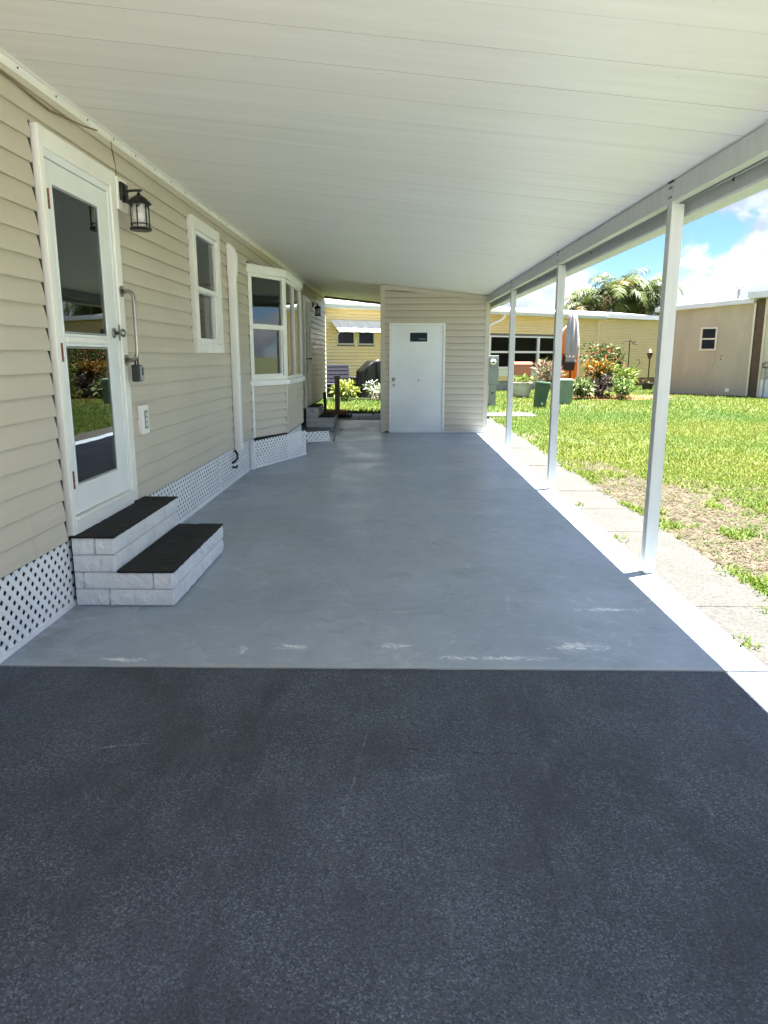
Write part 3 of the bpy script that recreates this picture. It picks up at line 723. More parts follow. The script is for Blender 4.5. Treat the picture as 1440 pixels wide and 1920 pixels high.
# ---- second, far door seen edge on
def far_door():
    D = bpy.data.objects.new('door', None); COL.objects.link(D); D.parent = home; D['label'] = 'far white side door seen edge on'
    m = MB(); rect_frame(m, WX, 14.55, 15.50, 0.40, 2.55, 0.08, -0.08, 0.045); hp(m.build('casing', 'trim', D, bevel=0.004))
    hp(B('leaf', 'door', XW - 0.06, XW - 0.01, 14.631, 15.419, 0.481, 2.469, D))
    hp(B('pane', 'glass', XW - 0.009, XW - 0.005, 14.80, 15.25, 1.1, 2.3, D))
    m = MB(); m.tube([(XW - 0.009, 15.33, 1.35), (XW + 0.05, 15.33, 1.35), (XW + 0.075, 15.33, 1.35)], [0.012, 0.012, 0.028], 10); hp(m.build('door_knob', 'black_metal', D))
far_door()

# ---- lattice skirting
def clip_poly(poly, L, H):
    def cut(p, f, inter):
        out = []
        for i in range(len(p)):
            a, b = p[i], p[(i + 1) % len(p)]
            fa, fb = f(a), f(b)
            if fa >= 0: out.append(a)
            if fa * fb < 0: t = fa / (fa - fb); out.append((a[0] + (b[0] - a[0]) * t, a[1] + (b[1] - a[1]) * t))
        return out
    for f in (lambda q: q[0], lambda q: L - q[0], lambda q: q[1], lambda q: H - q[1]):
        poly = cut(poly, f, None)
        if len(poly) < 3: return None
    return poly
def lattice(parent, fn, L, H, pitch=0.074, w=0.0295, fixf=None, rails=True):
    G = bpy.data.objects.new('lattice_panel', None); COL.objects.link(G); G.parent = parent
    s2 = w * math.sqrt(2) / 2
    for sgn, d in ((1, 0.0), (-1, 0.0019)):
        u = -H - 0.1
        while u < L + H + 0.1:
            p = [(u - s2, 0), (u + s2, 0), (u + s2 + sgn * H, H), (u - s2 + sgn * H, H)]
            q = clip_poly(p, L, H)
            if q and len(q) >= 3:
                m = MB(); m.prism(q, lambda a, b: fn(d, a, b), lambda a, b: fn(d + 0.0017, a, b)); fixf(m.build('slat', 'lattice', G))
            u += pitch
    if rails:
        m = MB(); vs = [fn(dd, a, b) for b in (-0.004, 0.022) for a in (0, L) for dd in (0.0042, 0.010)]
        m.add(vs, [(0, 2, 3, 1), (4, 5, 7, 6), (0, 1, 5, 4), (2, 6, 7, 3), (0, 4, 6, 2), (1, 3, 7, 5)])
        fixf(m.build('rail', 'lattice', G))
    return G
lat_h = 0.375
for (a, b) in ((1.6, 3.95), (5.08, 7.38), (7.42, 9.16)):
    lattice(home, lambda d, u, v, a=a: (XW - 0.004 + d, a + u, 0.012 + v), b - a, lat_h, fixf=hp)
for yy in (7.40, 9.19):
    hp(B('batten', 'lattice', XW - 0.002, XW + 0.016, yy - 0.018, yy + 0.018, 0.01, 0.39, home))
# loose panel leaning round the bay, and the one under its front
pa = Vector((-1.80, 9.02)); pb = Vector((-1.31, 10.42)); pd = (pb - pa).normalized(); pn = Vector((pd.y, -pd.x))
lattice(home, lambda d, u, v: ((pa + pd * u + pn * d).x, (pa + pd * u + pn * d).y, 0.018 + v), (pb - pa).length, 0.345, fixf=hp)
lattice(home, lambda d, u, v: (-1.515 + d, 10.0 + u, 0.012 + v), 1.5, 0.36, fixf=hp, rails=False)
hp(B('batten', 'lattice', -1.83, -1.775, 8.985, 9.012, 0.01, 0.375, home))
# dark sheets far inside the crawl space, painted to stand for its shade
hp(B('crawl_shade_sheet', 'dark', -2.75, -2.72, H_Y0 + 0.2, H_Y1 - 0.2, -0.09, 0.30, home))
hp(B('crawl_shade_floor', 'dark', -2.72, -1.96, H_Y0 + 0.2, H_Y1 - 0.2, -0.085, 0.0, home))

# ---- downspout
def downspout():
    m = MB(); w, t = 0.110, 0.085; y0 = 8.10
    prof = [(0.0165, 0.37), (0.0165 + t, 0.37)]
    def sect(xc, z, tx, wy):
        pts = []
        for k in range(16):
            a = 2 * math.pi * k / 16; cx = math.copysign(abs(math.cos(a)) ** 0.35, math.cos(a)); cy = math.copysign(abs(math.sin(a)) ** 0.35, math.sin(a))
            pts.append((xc + cx * tx / 2, y0 + w / 2 + cy * wy / 2, z))
        return pts
    secs = [sect(XW + 0.058, 0.37, t, w), sect(XW + 0.058, 2.22, t, w), sect(XW + 0.062, 2.27, t + .015, w + .016), sect(XW + 0.066, 2.33, t + .018, w + .018),
            sect(XW + 0.066, 2.46, t + .018, w + .018), sect(XW + 0.052, 2.53, t - .0, w + .016), sect(XW + 0.035, 2.575, t - .045, w + .010)]
    vs = [p for s in secs for p in s]; fs = []
    for i in range(len(secs) - 1):
        for k in range(16): fs.append((i * 16 + k, i * 16 + (k + 1) % 16, (i + 1) * 16 + (k + 1) % 16, (i + 1) * 16 + k))
    fs.append(tuple(range(16))[::-1]); fs.append(tuple((len(secs) - 1) * 16 + k for k in range(16)))
    o = m.add(vs, fs).build('downspout', 'white', home, smooth=False); hp(o)
    m = MB(); m.tube([(XW + 0.02, 8.10, 0.365), (XW + 0.05, 8.085, 0.33), (XW + 0.055, 8.06, 0.28), (XW + 0.03, 8.03, 0.25), (XW + 0.012, 8.0, 0.24)], 0.014, 8)
    hp(m.build('drain_hose', 'rubber', home, smooth=True))
    m = MB(); m.tube([(XW + 0.012, 8.0, 0.19), (XW + 0.045, 8.03, 0.185), (XW + 0.05, 8.06, 0.20)], 0.013, 8)
    hp(m.build('drain_hose', 'rubber', home, smooth=True))
downspout()

# ---- loose wires under the eave
wr = MB(); wr.tube([(XW + 0.03, 2.6, zw(2.6) - 0.05), (XW + 0.03, 3.3, 2.66), (XW + 0.02, 3.75, 2.675), (XW + 0.02, 3.95, 2.66), (XW + 0.02, 4.12, 2.655), (XW + 0.02, 4.3, 2.675), (XW + 0.02, 4.55, 2.70), (XW + 0.02, 4.75, 2.735)], 0.006, 6)
tag(wr.build('cable', 'wire', shift=(XW, 3.0, 2.6)), 'thin brown cable sagging along the wall just under the carport ceiling', 'cable')
wr = MB(); wr.tube([(XW + 0.02, 4.96, 2.735), (XW + 0.022, 4.965, 2.69), (XW + 0.02, 5.0, 2.64), (XW + 0.022, 5.01, 2.58), (XW + 0.02, 5.01, 2.525)], 0.0045, 6)
tag(wr.build('cable', 'wire', shift=(XW, 5, 2.5)), 'short brown cable dropping from the ceiling moulding to the black lantern', 'cable')

# ================================================================== WALL LANTERNS
def lantern(loc, label):
    E = empty('wall_lantern', label, 'lantern', loc, 'wall lanterns beside the doors')
    lx = 0.135
    m = MB(); m.box(0.0, 0.030, -0.085, 0.085, -0.115, 0.085); m.build('mounting_block', 'trim', E, bevel=0.004)
    m = MB(); m.tube([(0.030, 0, 0), (0.040, 0, 0), (0.050, 0, 0), (0.056, 0, 0)], [0.062, 0.062, 0.050, 0.030], 20)
    m.box(0.030, 0.046, -0.060, 0.060, -0.055, 0.055); m.build('backplate', 'black_metal', E, smooth=False)
    m = MB(); m.tube([(0.05, 0, 0.005), (0.09, 0, 0.012), (lx, 0, 0.012), (lx + 0.02, 0, 0.012)], 0.008, 10); m.tube([(lx, 0, 0.014), (lx, 0, -0.012)], 0.007, 8); m.build('arm', 'black_metal', E)
    m = MB(); m.lathe([(0.010, -0.005), (0.014, -0.014), (0.030, -0.024), (0.046, -0.034), (0.074, -0.062), (0.078, -0.070), (0.074, -0.074), (0.05, -0.072)], (lx, 0, 0), 20); m.build('roof_cap', 'black_metal', E)
    m = MB(); m.lathe([(0.048, -0.0745), (0.048, -0.215)], (lx, 0, 0), 20); m.build('glass_cylinder', 'frost', E, smooth=True)
    for k in range(6):
        a = math.pi / 6 + k * math.pi / 3; x, y = lx + 0.058 * math.cos(a), 0.058 * math.sin(a)
        m = MB(); m.tube([(x, y, -0.0745), (x, y, -0.214)], 0.0045, 6)
        x2, y2 = lx + 0.056 * math.cos(a + .4), 0.056 * math.sin(a + .4)
        m.tube([(x, y, -0.10), (x2, y2, -0.078)], 0.004, 6); m.build('rod', 'black_metal', E)
    m = MB(); m.lathe([(0.055, -0.2155), (0.070, -0.219), (0.072, -0.228), (0.066, -0.236), (0.045, -0.238)], (lx, 0, 0), 20); m.build('base_ring', 'black_metal', E)
    m = MB()
    for k in range(16):
        a0, a1 = 2 * math.pi * k / 16, 2 * math.pi * (k + 1) / 16
        m.tube([(lx + .062 * math.cos(a0), .062 * math.sin(a0), -0.197), (lx + .062 * math.cos(a1), .062 * math.sin(a1), -0.197)], 0.0045, 6, False)
    m.build('guard_ring', 'black_metal', E)
    return E
lantern((XW + 0.012, 5.05, 2.445), 'black metal wall lantern close beside the glazed entrance door')
lantern((XW + 0.012, 15.95, 2.47), 'small far black wall lantern past the bay window at the back')

# ---- grab bar, key box, outlet cover
m = MB(); gx = XW + 0.0345; gy = 4.92
m.tube([(gx, gy, 1.815), (gx + 0.045, gy, 1.815), (gx + 0.066, gy, 1.805), (gx + 0.076, gy, 1.785), (gx + 0.078, gy, 1.74), (gx + 0.078, gy, 1.45), (gx + 0.076, gy, 1.405), (gx + 0.066, gy, 1.385), (gx + 0.045, gy, 1.375), (gx, gy, 1.375)], 0.0125, 12)
G = empty('grab_bar', 'bent stainless steel grab bar screwed upright to the door casing', 'grab bar', (gx, gy, 1.37))
o = m.build('tube', 'steel', G, smooth=True); local(o, (gx, gy, 1.37))
for z in (1.375, 1.815):
    m = MB(); m.tube([(gx + 0.0005, gy, z), (gx + 0.006, gy, z)], 0.036, 14); o = m.build('flange', 'steel', G); local(o, (gx, gy, 1.37))
KB = empty('key_lock_box', 'black key lock box with grey face hanging from the grab bar', 'lock box', (gx + 0.062, gy + 0.03, 1.25))
def kb(o): return local(o, (gx + 0.062, gy + 0.03, 1.25))
m = MB(); m.box(gx + 0.030, gx + 0.082, gy - 0.005, gy + 0.075, 1.232, 1.345); kb(m.build('body', 'rubber', KB, bevel=0.010))
m = MB(); m.box(gx + 0.0825, gx + 0.092, gy + 0.004, gy + 0.066, 1.240, 1.338); kb(m.build('face_plate', 'grey_box', KB, bevel=0.004))
m = MB(); m.box(gx + 0.0925, gx + 0.096, gy + 0.025, gy + 0.045, 1.275, 1.325); kb(m.build('dial_window', 'ink', KB))
m = MB(); m.tube([(gx + 0.055, gy + 0.012, 1.343), (gx + 0.055, gy + 0.012, 1.392), (gx + 0.058, gy + 0.022, 1.412), (gx + 0.06, gy + 0.040, 1.412), (gx + 0.058, gy + 0.055, 1.392), (gx + 0.058, gy + 0.055, 1.343)], 0.006, 8); kb(m.build('shackle', 'rubber', KB, smooth=True))
OC = empty('outlet_cover', 'white outdoor electrical outlet box on the siding right of the door', 'outlet', (XW, 5.18, 0.96))
def oc(o): return local(o, (XW, 5.18, 0.96))
m = MB(); m.box(XW + 0.012, XW + 0.050, 5.115, 5.245, 0.858, 1.062); oc(m.build('back_box', 'white', OC, bevel=0.006))
m = MB(); m.box(XW + 0.0505, XW + 0.056, 5.150, 5.212, 0.895, 1.025); oc(m.build('socket_plate', 'grey_box', OC, bevel=0.003))
for z in (0.925, 0.960, 0.995):
    m = MB(); m.box(XW + 0.0562, XW + 0.060, 5.160, 5.202, z - 0.011, z + 0.011); oc(m.build('socket', 'white', OC, bevel=0.003))
    for dy in (-0.01, 0.01):
        m = MB(); m.box(XW + 0.0602, XW + 0.0612, 5.181 + dy - 0.002, 5.181 + dy + 0.002, z - 0.007, z + 0.007); oc(m.build('slot', 'ink', OC))
for z in (0.90, 1.03):
    m = MB(); m.tube([(XW + 0.03, 5.112, z), (XW + 0.03, 5.10, z)], 0.008, 6); oc(m.build('hinge_pin', 'white', OC))

# ================================================================== ENTRANCE STEPS (split-face blocks)
def rough_block(x0, x1, y0, y1, z0, z1, amp, seed):
    """box with broken outer faces"""
    bm = bmesh.new(); bmesh.ops.create_cube(bm, size=1.0)
    bmesh.ops.scale(bm, vec=(x1 - x0, y1 - y0, z1 - z0), verts=bm.verts)
    bmesh.ops.bevel(bm, geom=bm.edges[:], offset=0.007, segments=1, affect='EDGES')
    long = [e for e in bm.edges if e.calc_length() > 0.045]
    for it in range(3):
        long = [e for e in bm.edges if e.calc_length() > 0.04]
        if not long: break
        bmesh.ops.subdivide_edges(bm, edges=long, cuts=1, use_grid_fill=True)
    hx, hy, hz = (x1 - x0) / 2, (y1 - y0) / 2, (z1 - z0) / 2
    for v in bm.verts:
        p = v.co
        inner = min(1.0, max(0.0, (hz - abs(p.z)) / 0.02)) 
        n = mnoise.noise(Vector((p.x * 22 + seed, p.y * 22, p.z * 26))) + 0.6 * mnoise.noise(Vector((p.x * 55 + seed, p.y * 55, p.z * 60)))
        if p.x > hx - 0.004: p.x += amp * (n * 0.8 + 0.25) * inner
        if p.y < -hy + 0.004: p.y -= amp * (n * 0.8 + 0.25) * inner
    bmesh.ops.translate(bm, verts=bm.verts, vec=((x0 + x1) / 2, (y0 + y1) / 2, (z0 + z1) / 2))
    return bm
def bm_obj(bm, name, mat, parent):
    me = bpy.data.meshes.new(name); bmesh.ops.recalc_face_normals(bm, faces=bm.faces); bm.to_mesh(me); bm.free(); me.materials.append(M[mat])
    o = bpy.data.objects.new(name, me); COL.objects.link(o); o.parent = parent; return o
def steps(loc, lx, ux, ln, label, hgt=0.100, rise=4):
    E = empty('block_steps', label, 'steps', loc, 'block steps below the doors')
    sd = [0]
    def row(k, xm):
        z0 = k * hgt + (0.002 if k else 0.002); z1 = (k + 1) * hgt - 0.005; dp = 0.11
        # side facing the street (front, along x) then the long side (along y)
        fr = [[0.205], [0.066, 0.46], [], [0.145]][k % 4]
        xs = [0.012] + [f * 1.0 for f in fr if f < xm - 0.06] + [xm]
        for a, b in zip(xs[:-1], xs[1:]):
            sd[0] += 7.3; bm_obj(rough_block(a + 0.004, b - (0.004 if b < xm else 0), 0.0, dp, z0, z1, 0.017, sd[0]), 'block', 'block', E)
        st = [0.22, 0.34, 0.28, 0.40][k % 4]; ys = [dp]; yy = st + (0.1 if k % 2 else 0)
        while yy < ln - 0.08: ys.append(yy); yy += 0.395
        ys.append(ln)
        for a, b in zip(ys[:-1], ys[1:]):
            sd[0] += 7.3; bm_obj(rough_block(xm - dp, xm, a + 0.004, b - 0.004, z0, z1, 0.017, sd[0]), 'block', 'block', E)
    row(0, lx); row(1, lx); row(2, ux); row(3, ux)
    m = MB(); m.box(0.014, lx - 0.012, 0.012, ln - 0.012, 0.0, 2 * hgt - 0.003); m.box(0.014, ux - 0.012, 0.012, ln - 0.012, 2 * hgt - 0.003, 4 * hgt - 0.003); m.build('core', 'mortar', E)
    for (xa, xb, z) in ((ux + 0.004, lx + 0.004, 2 * hgt), (0.004, ux + 0.003, 4 * hgt)):
        n = 26; vs = []; fs = []; NY = 30; NX = 10
        for i in range(NX + 1):
            for j in range(NY + 1):
                ex = 0.006 * mnoise.noise(Vector((j * 0.9, xa * 9, 0))) if i == NX else 0; ey = 0.006 * mnoise.noise(Vector((i * 0.9, xa * 5, 2))) if j in (0, NY) else 0
                vs.append((xa + (xb - xa) * i / NX + ex, 0.0 + ln * j / NY + ey, z + 0.006 + 0.0035 * mnoise.noise(Vector((i * 0.7, j * 0.7, xa * 3)))))
        for i in range(NX):
            for j in range(NY): fs.append((i * (NY + 1) + j, (i + 1) * (NY + 1) + j, (i + 1) * (NY + 1) + j + 1, i * (NY + 1) + j + 1))
        # turned down rim gives the carpet its thickness
        base = len(vs); rim = [i * (NY + 1) for i in range(NX + 1)] + [NX * (NY + 1) + j for j in range(1, NY + 1)] + [i * (NY + 1) + NY for i in range(NX - 1, -1, -1)]
        for r_ in rim: p = vs[r_]; vs.append((p[0], p[1], z - 0.004))
        for q in range(len(rim) - 1): fs.append((rim[q], rim[q + 1], base + q + 1, base + q))
        MB().add(vs, fs).build('carpet', 'mat', E)
    return E
steps((XW + 0.004, 3.91, 0.009), 0.575, 0.255, 1.20, 'white split-face block steps with black carpet treads below the entrance door')
steps((XW + 0.004, 14.6, 0.006), 0.56, 0.25, 1.10, 'smaller far block steps with black treads below the back door')

# ================================================================== CARPORT
cp = empty('carport', 'white aluminium carport with panelled ceiling on four slim visible posts', 'carport', (1.65, 3.0, 0))
CL = (1.65, 3.0, 0)
def cf(o): return local(o, CL)
RX0, RX1 = XW + 0.005, 1.86
def ceiling_panels():
    y = 2.70 - 0.34 * 6; k = 0
    while y < 18.75:
        y1 = min(y + 0.34, 18.78); g0 = 0.0016 if abs(y - 3.38) < .02 or abs(y - 3.04) < .02 else (0.0004 if random.random() < 0.8 else 0.0012)
        n = 8; vs = []; fs = []; dz = random.uniform(-0.0002, 0.0002); tl = random.uniform(-0.0002, 0.0002)
        for i in range(n + 1):
            x = RX0 + (RX1 - RX0) * i / n; s = 0.0006 * mnoise.noise(Vector((x * 0.8, y, 3)))
            prof = [(y + g0, 0.010), (y + g0, 0.0001), (y + g0 + 0.003, 0.0), (y + 0.10, 0.0003), (y + 0.17, 0.0006), (y + 0.24, 0.0003), (y1 - g0 - 0.003, 0.0), (y1 - g0, 0.0001), (y1 - g0, 0.010), (y1 - g0, 0.06), (y + g0, 0.06)]
            for (yy, d) in prof: vs.append((x, yy, zc(x, yy) + d + dz + s + tl * (x / 1.8)))
        q = 11
        for i in range(n):
            for j in range(q): fs.append((i * q + j, i * q + (j + 1) % q, (i + 1) * q + (j + 1) % q, (i + 1) * q + j))
        fs.append(tuple(range(q))); fs.append(tuple(n * q + j for j in range(q))[::-1])
        mb = MB().add(vs, fs); mb.mi = [1 if (f_ < n * q and f_ % q in (0, 7, 8, 9, 10)) else 0 for f_ in range(len(fs))]  # gap sides get the dark colour, shade put into the seams
        cf(mb.build('ceiling_panel', ['ceiling', 'grime_and_shade'], cp)); y += 0.34; k += 1
ceiling_panels()
cf(MB().prism([(RX0, 0.068), (RX1, 0.068), (RX1, 0.075), (RX0, 0.075)], lambda a, b: (a, 0.66, zc(a, 0.66) + b), lambda a, b: (a, 18.78, zc(a, 18.78) + b)).build('roof_sheet', 'roofwhite', cp))
PY = [4.60 + 3.09 * i for i in (-1, 0, 1, 2)]
px0, px1 = 1.615, 1.690
def beam():
    ends = [0.66] + [v for p in PY for v in (p, p + 0.076)] + [13.55]
    for a, b in zip(ends[0::2], ends[1::2]):
        prof = [(0.0, -0.002), (0.0, -0.112), (-0.012, -0.112), (-0.012, -0.124), (0.040, -0.124), (0.040, -0.118), (0.006, -0.116), (0.006, -0.002)]
        m = MB(); m.prism(prof, lambda u, z: (px0 + 0.002 + u, a + .001, zc(px0 + .02, a) + z), lambda u, z: (px0 + 0.002 + u, b - .001, zc(px0 + .02, b) + z)); cf(m.build('beam', 'post', cp))
        m = MB(); m.prism([(0.070, -0.006), (0.070, -0.118), (0.076, -0.118), (0.076, -0.006)], lambda u, z: (px0 + u, a + .001, zc(px0 + .06, a) + z), lambda u, z: (px0 + u, b - .001, zc(px0 + .06, b) + z)); cf(m.build('beam', 'post', cp))
    # gutter / fascia outside of the posts
    y0, y1 = 0.66, 18.78
    prof = [(1.735, 0.0), (1.735, -0.155), (1.742, -0.166), (1.852, -0.166), (1.866, -0.152), (1.866, 0.05), (1.860, 0.05), (1.860, -0.150), (1.742, -0.158), (1.742, 0.0)]
    zr = lambda y: zc(1.765, y) - 0.002
    m = MB(); m.prism(prof, lambda u, z: (u, y0, zr(y0) + z), lambda u, z: (u, y1, zr(y1) + z)); cf(m.build('gutter', 'post', cp))
    for yy in (4.06, 6.9, 8.9, 9.4, 11.6):
        m = MB(); z = zr(yy); m.box(1.728, 1.7345, yy, yy + 0.006, z - 0.105, z - 0.055); m.box(1.722, 1.7345, yy - 0.004, yy + 0.01, z - 0.058, z - 0.050); cf(m.build('gutter_strap', 'screw', cp))
beam()
for i, yy in enumerate(PY):
    T = zc(px0, yy) - 0.006
    PO = bpy.data.objects.new('post', None); COL.objects.link(PO); PO.parent = cp; cf(PO)
    PO.location = (px0 - CL[0], yy - CL[1], 0)
    m = MB()
    m.box(0.0, 0.075, 0.0, 0.076, 0.009, zc(px0, yy) - 0.130); 
    m.box(0.0, 0.040, 0.002, 0.074, zc(px0, yy) - 0.1305, zc(px0 + .04, yy) - 0.004); m.build('shaft', 'post', PO, bevel=0.004)
    for z in (T - 0.03, T - 0.085):
        for yb in (0.020, 0.056):
            m = MB(); m.tube([(-0.0005, yb, z), (-0.006, yb, z)], 0.007, 6); m.build('bolt', 'steel', PO)
    m = MB(); m.box(-0.008, 0.036, -0.004, 0.080, T + 0.001, T + 0.004); m.build('cap_plate', 'screw', PO)
# far end: painted boards and dark edge strip over the passage
zz = lambda x: zc(x, 18.78)
m = MB(); m.prism([(RX0, 18.72), (1.6, 18.72), (1.6, 18.78), (RX0, 18.78)], lambda a, b: (a, b, zz(a) - 0.055), lambda a, b: (a, b, zz(a) - 0.004)); cf(m.build('end_fascia', 'brown', cp))

# ================================================================== STORAGE SHED
SX0, SX1, SY0, SY1 = -0.285, 1.640, 13.58, 18.45
shed = empty('storage_shed', 'beige clapboard storage shed with white door at the carport end', 'shed', (0.7, SY0, 0))
SL = (0.7, SY0, 0)
def sf(o): return local(o, SL)
DO = [(-0.150, 0.868, -0.1, 1.985)]
def shed_front():
    for k in range(24):
        za = 0.035 + k * 0.1143
        segs = [(SX0 + 0.055, SX1 - 0.055)]
        if za < 1.985 - 0.03: segs = [(SX0 + 0.055, -0.150), (0.868, SX1 - 0.055)]
        for (a, b) in segs:
            zl = zc(a, SY0) - 0.012; zr_ = zc(b, SY0) - 0.012
            if za > zr_ - 0.005: b = min(b, a + (b - a) * max(0.02, (zl - za) / max(1e-4, zl - zr_)))
            if za > zl - 0.02: continue
            m = MB(); prof = [(u, w - (0.007 if w > za + .1 else 0)) for (u, w) in plank_profile(za, za + 0.1143)]
            m.prism(prof, lambda o, z: (a, SY0 - o, min(z, zl)), lambda o, z: (b, SY0 - o, min(z, zc(b, SY0) - 0.012)))
            sf(m.build('siding_plank', 'siding', shed))
    for k in range(23):        # right hand wall and passage wall
        za = 0.035 + k * 0.1143
        for (xs, sg) in ((SX0, -1), (SX1, 1)):
            if za + 0.1143 > zc(xs, SY0) - 0.02: continue
            m = MB(); m.prism(plank_profile(za, za + 0.1143), lambda o, z: (xs + sg * o, SY0 + 0.03, z), lambda o, z: (xs + sg * o, SY1, z)); sf(m.build('siding_plank', 'siding', shed))
    m = MB()
    zt = lambda x: zc(x, SY0) - 0.02
    m.box(SX0 + 0.001, -0.15, SY0 + 0.001, SY0 + 0.08, 0.01, zt(-.15)); m.box(0.868, SX1 - 0.001, SY0 + 0.001, SY0 + 0.08, 0.01, zt(SX1)); m.box(-0.15, 0.868, SY0 + 0.001, SY0 + 0.08, 1.985, zt(0.868))
    m.box(SX0 + 0.001, SX0 + 0.08, SY0 + 0.08, SY1, 0.01, zt(SX0)); m.box(SX1 - 0.08, SX1 - 0.001, SY0 + 0.08, SY1, 0.01, zt(SX1)); m.box(SX0 + 0.08, SX1 - 0.08, SY1 - 0.08, SY1, 0.01, zt(SX1))
    sf(m.build('wall', 'dark', shed))
    for (xa, xb) in ((SX0 - 0.022, SX0 + 0.055), (SX1 - 0.055, SX1 + 0.022)):
        sf(B('corner_trim', 'siding', xa, xb, SY0 - 0.022, SY0 + 0.06, 0.012, zc(xb, SY0) - 0.012, shed, 0.003))
    sf(B('base_strip', 'white', 0.870, SX1 - 0.056, SY0 - 0.020, SY0, 0.012, 0.036, shed, 0.003))
    m = MB(); m.prism([(SX0 + .055, 0), (SX1 - .055, 0), (SX1 - .055, 0.075), (SX0 + .055, 0.075)], lambda a, b: (a, SY0 - 0.0265, zc(a, SY0) - 0.006 - b), lambda a, b: (a, SY0 - 0.0015, zc(a, SY0) - 0.006 - b)); sf(m.build('top_strip', 'siding', shed))
shed_front()
def shed_door():
    D = bpy.data.objects.new('door', None); COL.objects.link(D); D.parent = shed
    P = sf; Y = SY0
    m = MB(); rect_frame(m, lambda d, a, b: (a, Y - d, b), -0.149, 0.867, 0.010, 1.984, 0.032, -0.05, 0.030, wb=0.012); P(m.build('frame', 'white', D, bevel=0.003))
    m = MB()
    xs = [-0.115, 0.205, 0.565, 0.833]; 
    x0, x1, z0, z1 = -0.115, 0.833, 0.026, 1.948; a0, a1, b0, b1 = 0.225, 0.545, 1.660, 1.822
    m.box(x0, a0, Y - 0.008, Y + 0.03, z0, z1); m.box(a1, x1, Y - 0.008, Y + 0.03, z0, z1); m.box(a0, a1, Y - 0.008, Y + 0.03, z0, b0); m.box(a0, a1, Y - 0.008, Y + 0.03, b1, z1)
    P(m.build('leaf', 'door', D))
    m = MB(); rect_frame(m, lambda d, a, b: (a, Y - d, b), a0 - 0.012, a1 + 0.012, b0 - 0.018, b1 + 0.012, 0.016, 0.0085, 0.018); P(m.build('window_frame', 'white', D, bevel=0.002))
    P(B('pane', 'glass_dull', a0 + .0045, a1 - .0045, Y - 0.002, Y + 0.002, b0, b1, D)); P(B('inside', 'dark', a0 - .02, a1 + .02, Y + 0.035, Y + 0.04, b0 - .02, b1 + .02, D))
    P(B('paper_slip', 'white', 0.385, 0.520, Y + 0.004, Y + 0.006, 1.690, 1.722, D))
    m = MB(); m.tube([(-0.065, Y - 0.0085, 0.985), (-0.065, Y - 0.02, 0.985), (-0.065, Y - 0.045, 0.985), (-0.065, Y - 0.065, 0.985)], [0.033, 0.028, 0.016, 0.028], 14); m.tube([(-0.065, Y - 0.065, 0.985), (-0.065, Y - 0.078, 0.985)], [0.028, 0.016], 14)
    m.tube([(-0.065, Y - 0.0085, 0.88), (-0.065, Y - 0.02, 0.88)], 0.026, 12); P(m.build('door_knob', 'steel', D))
    m = MB(); m.tube([(0.388, Y - 0.0085, 0.965), (0.388, Y - 0.011, 0.965)], 0.018, 10); P(m.build('patch', 'grey_box', D))
shed_door()
m = MB(); m.tube([(0.98 - 0.0, SY0 - 0.0165, 0.99), (0.98, SY0 - 0.028, 0.99)], 0.02, 10); sf(m.build('vent_cap', 'siding', shed))

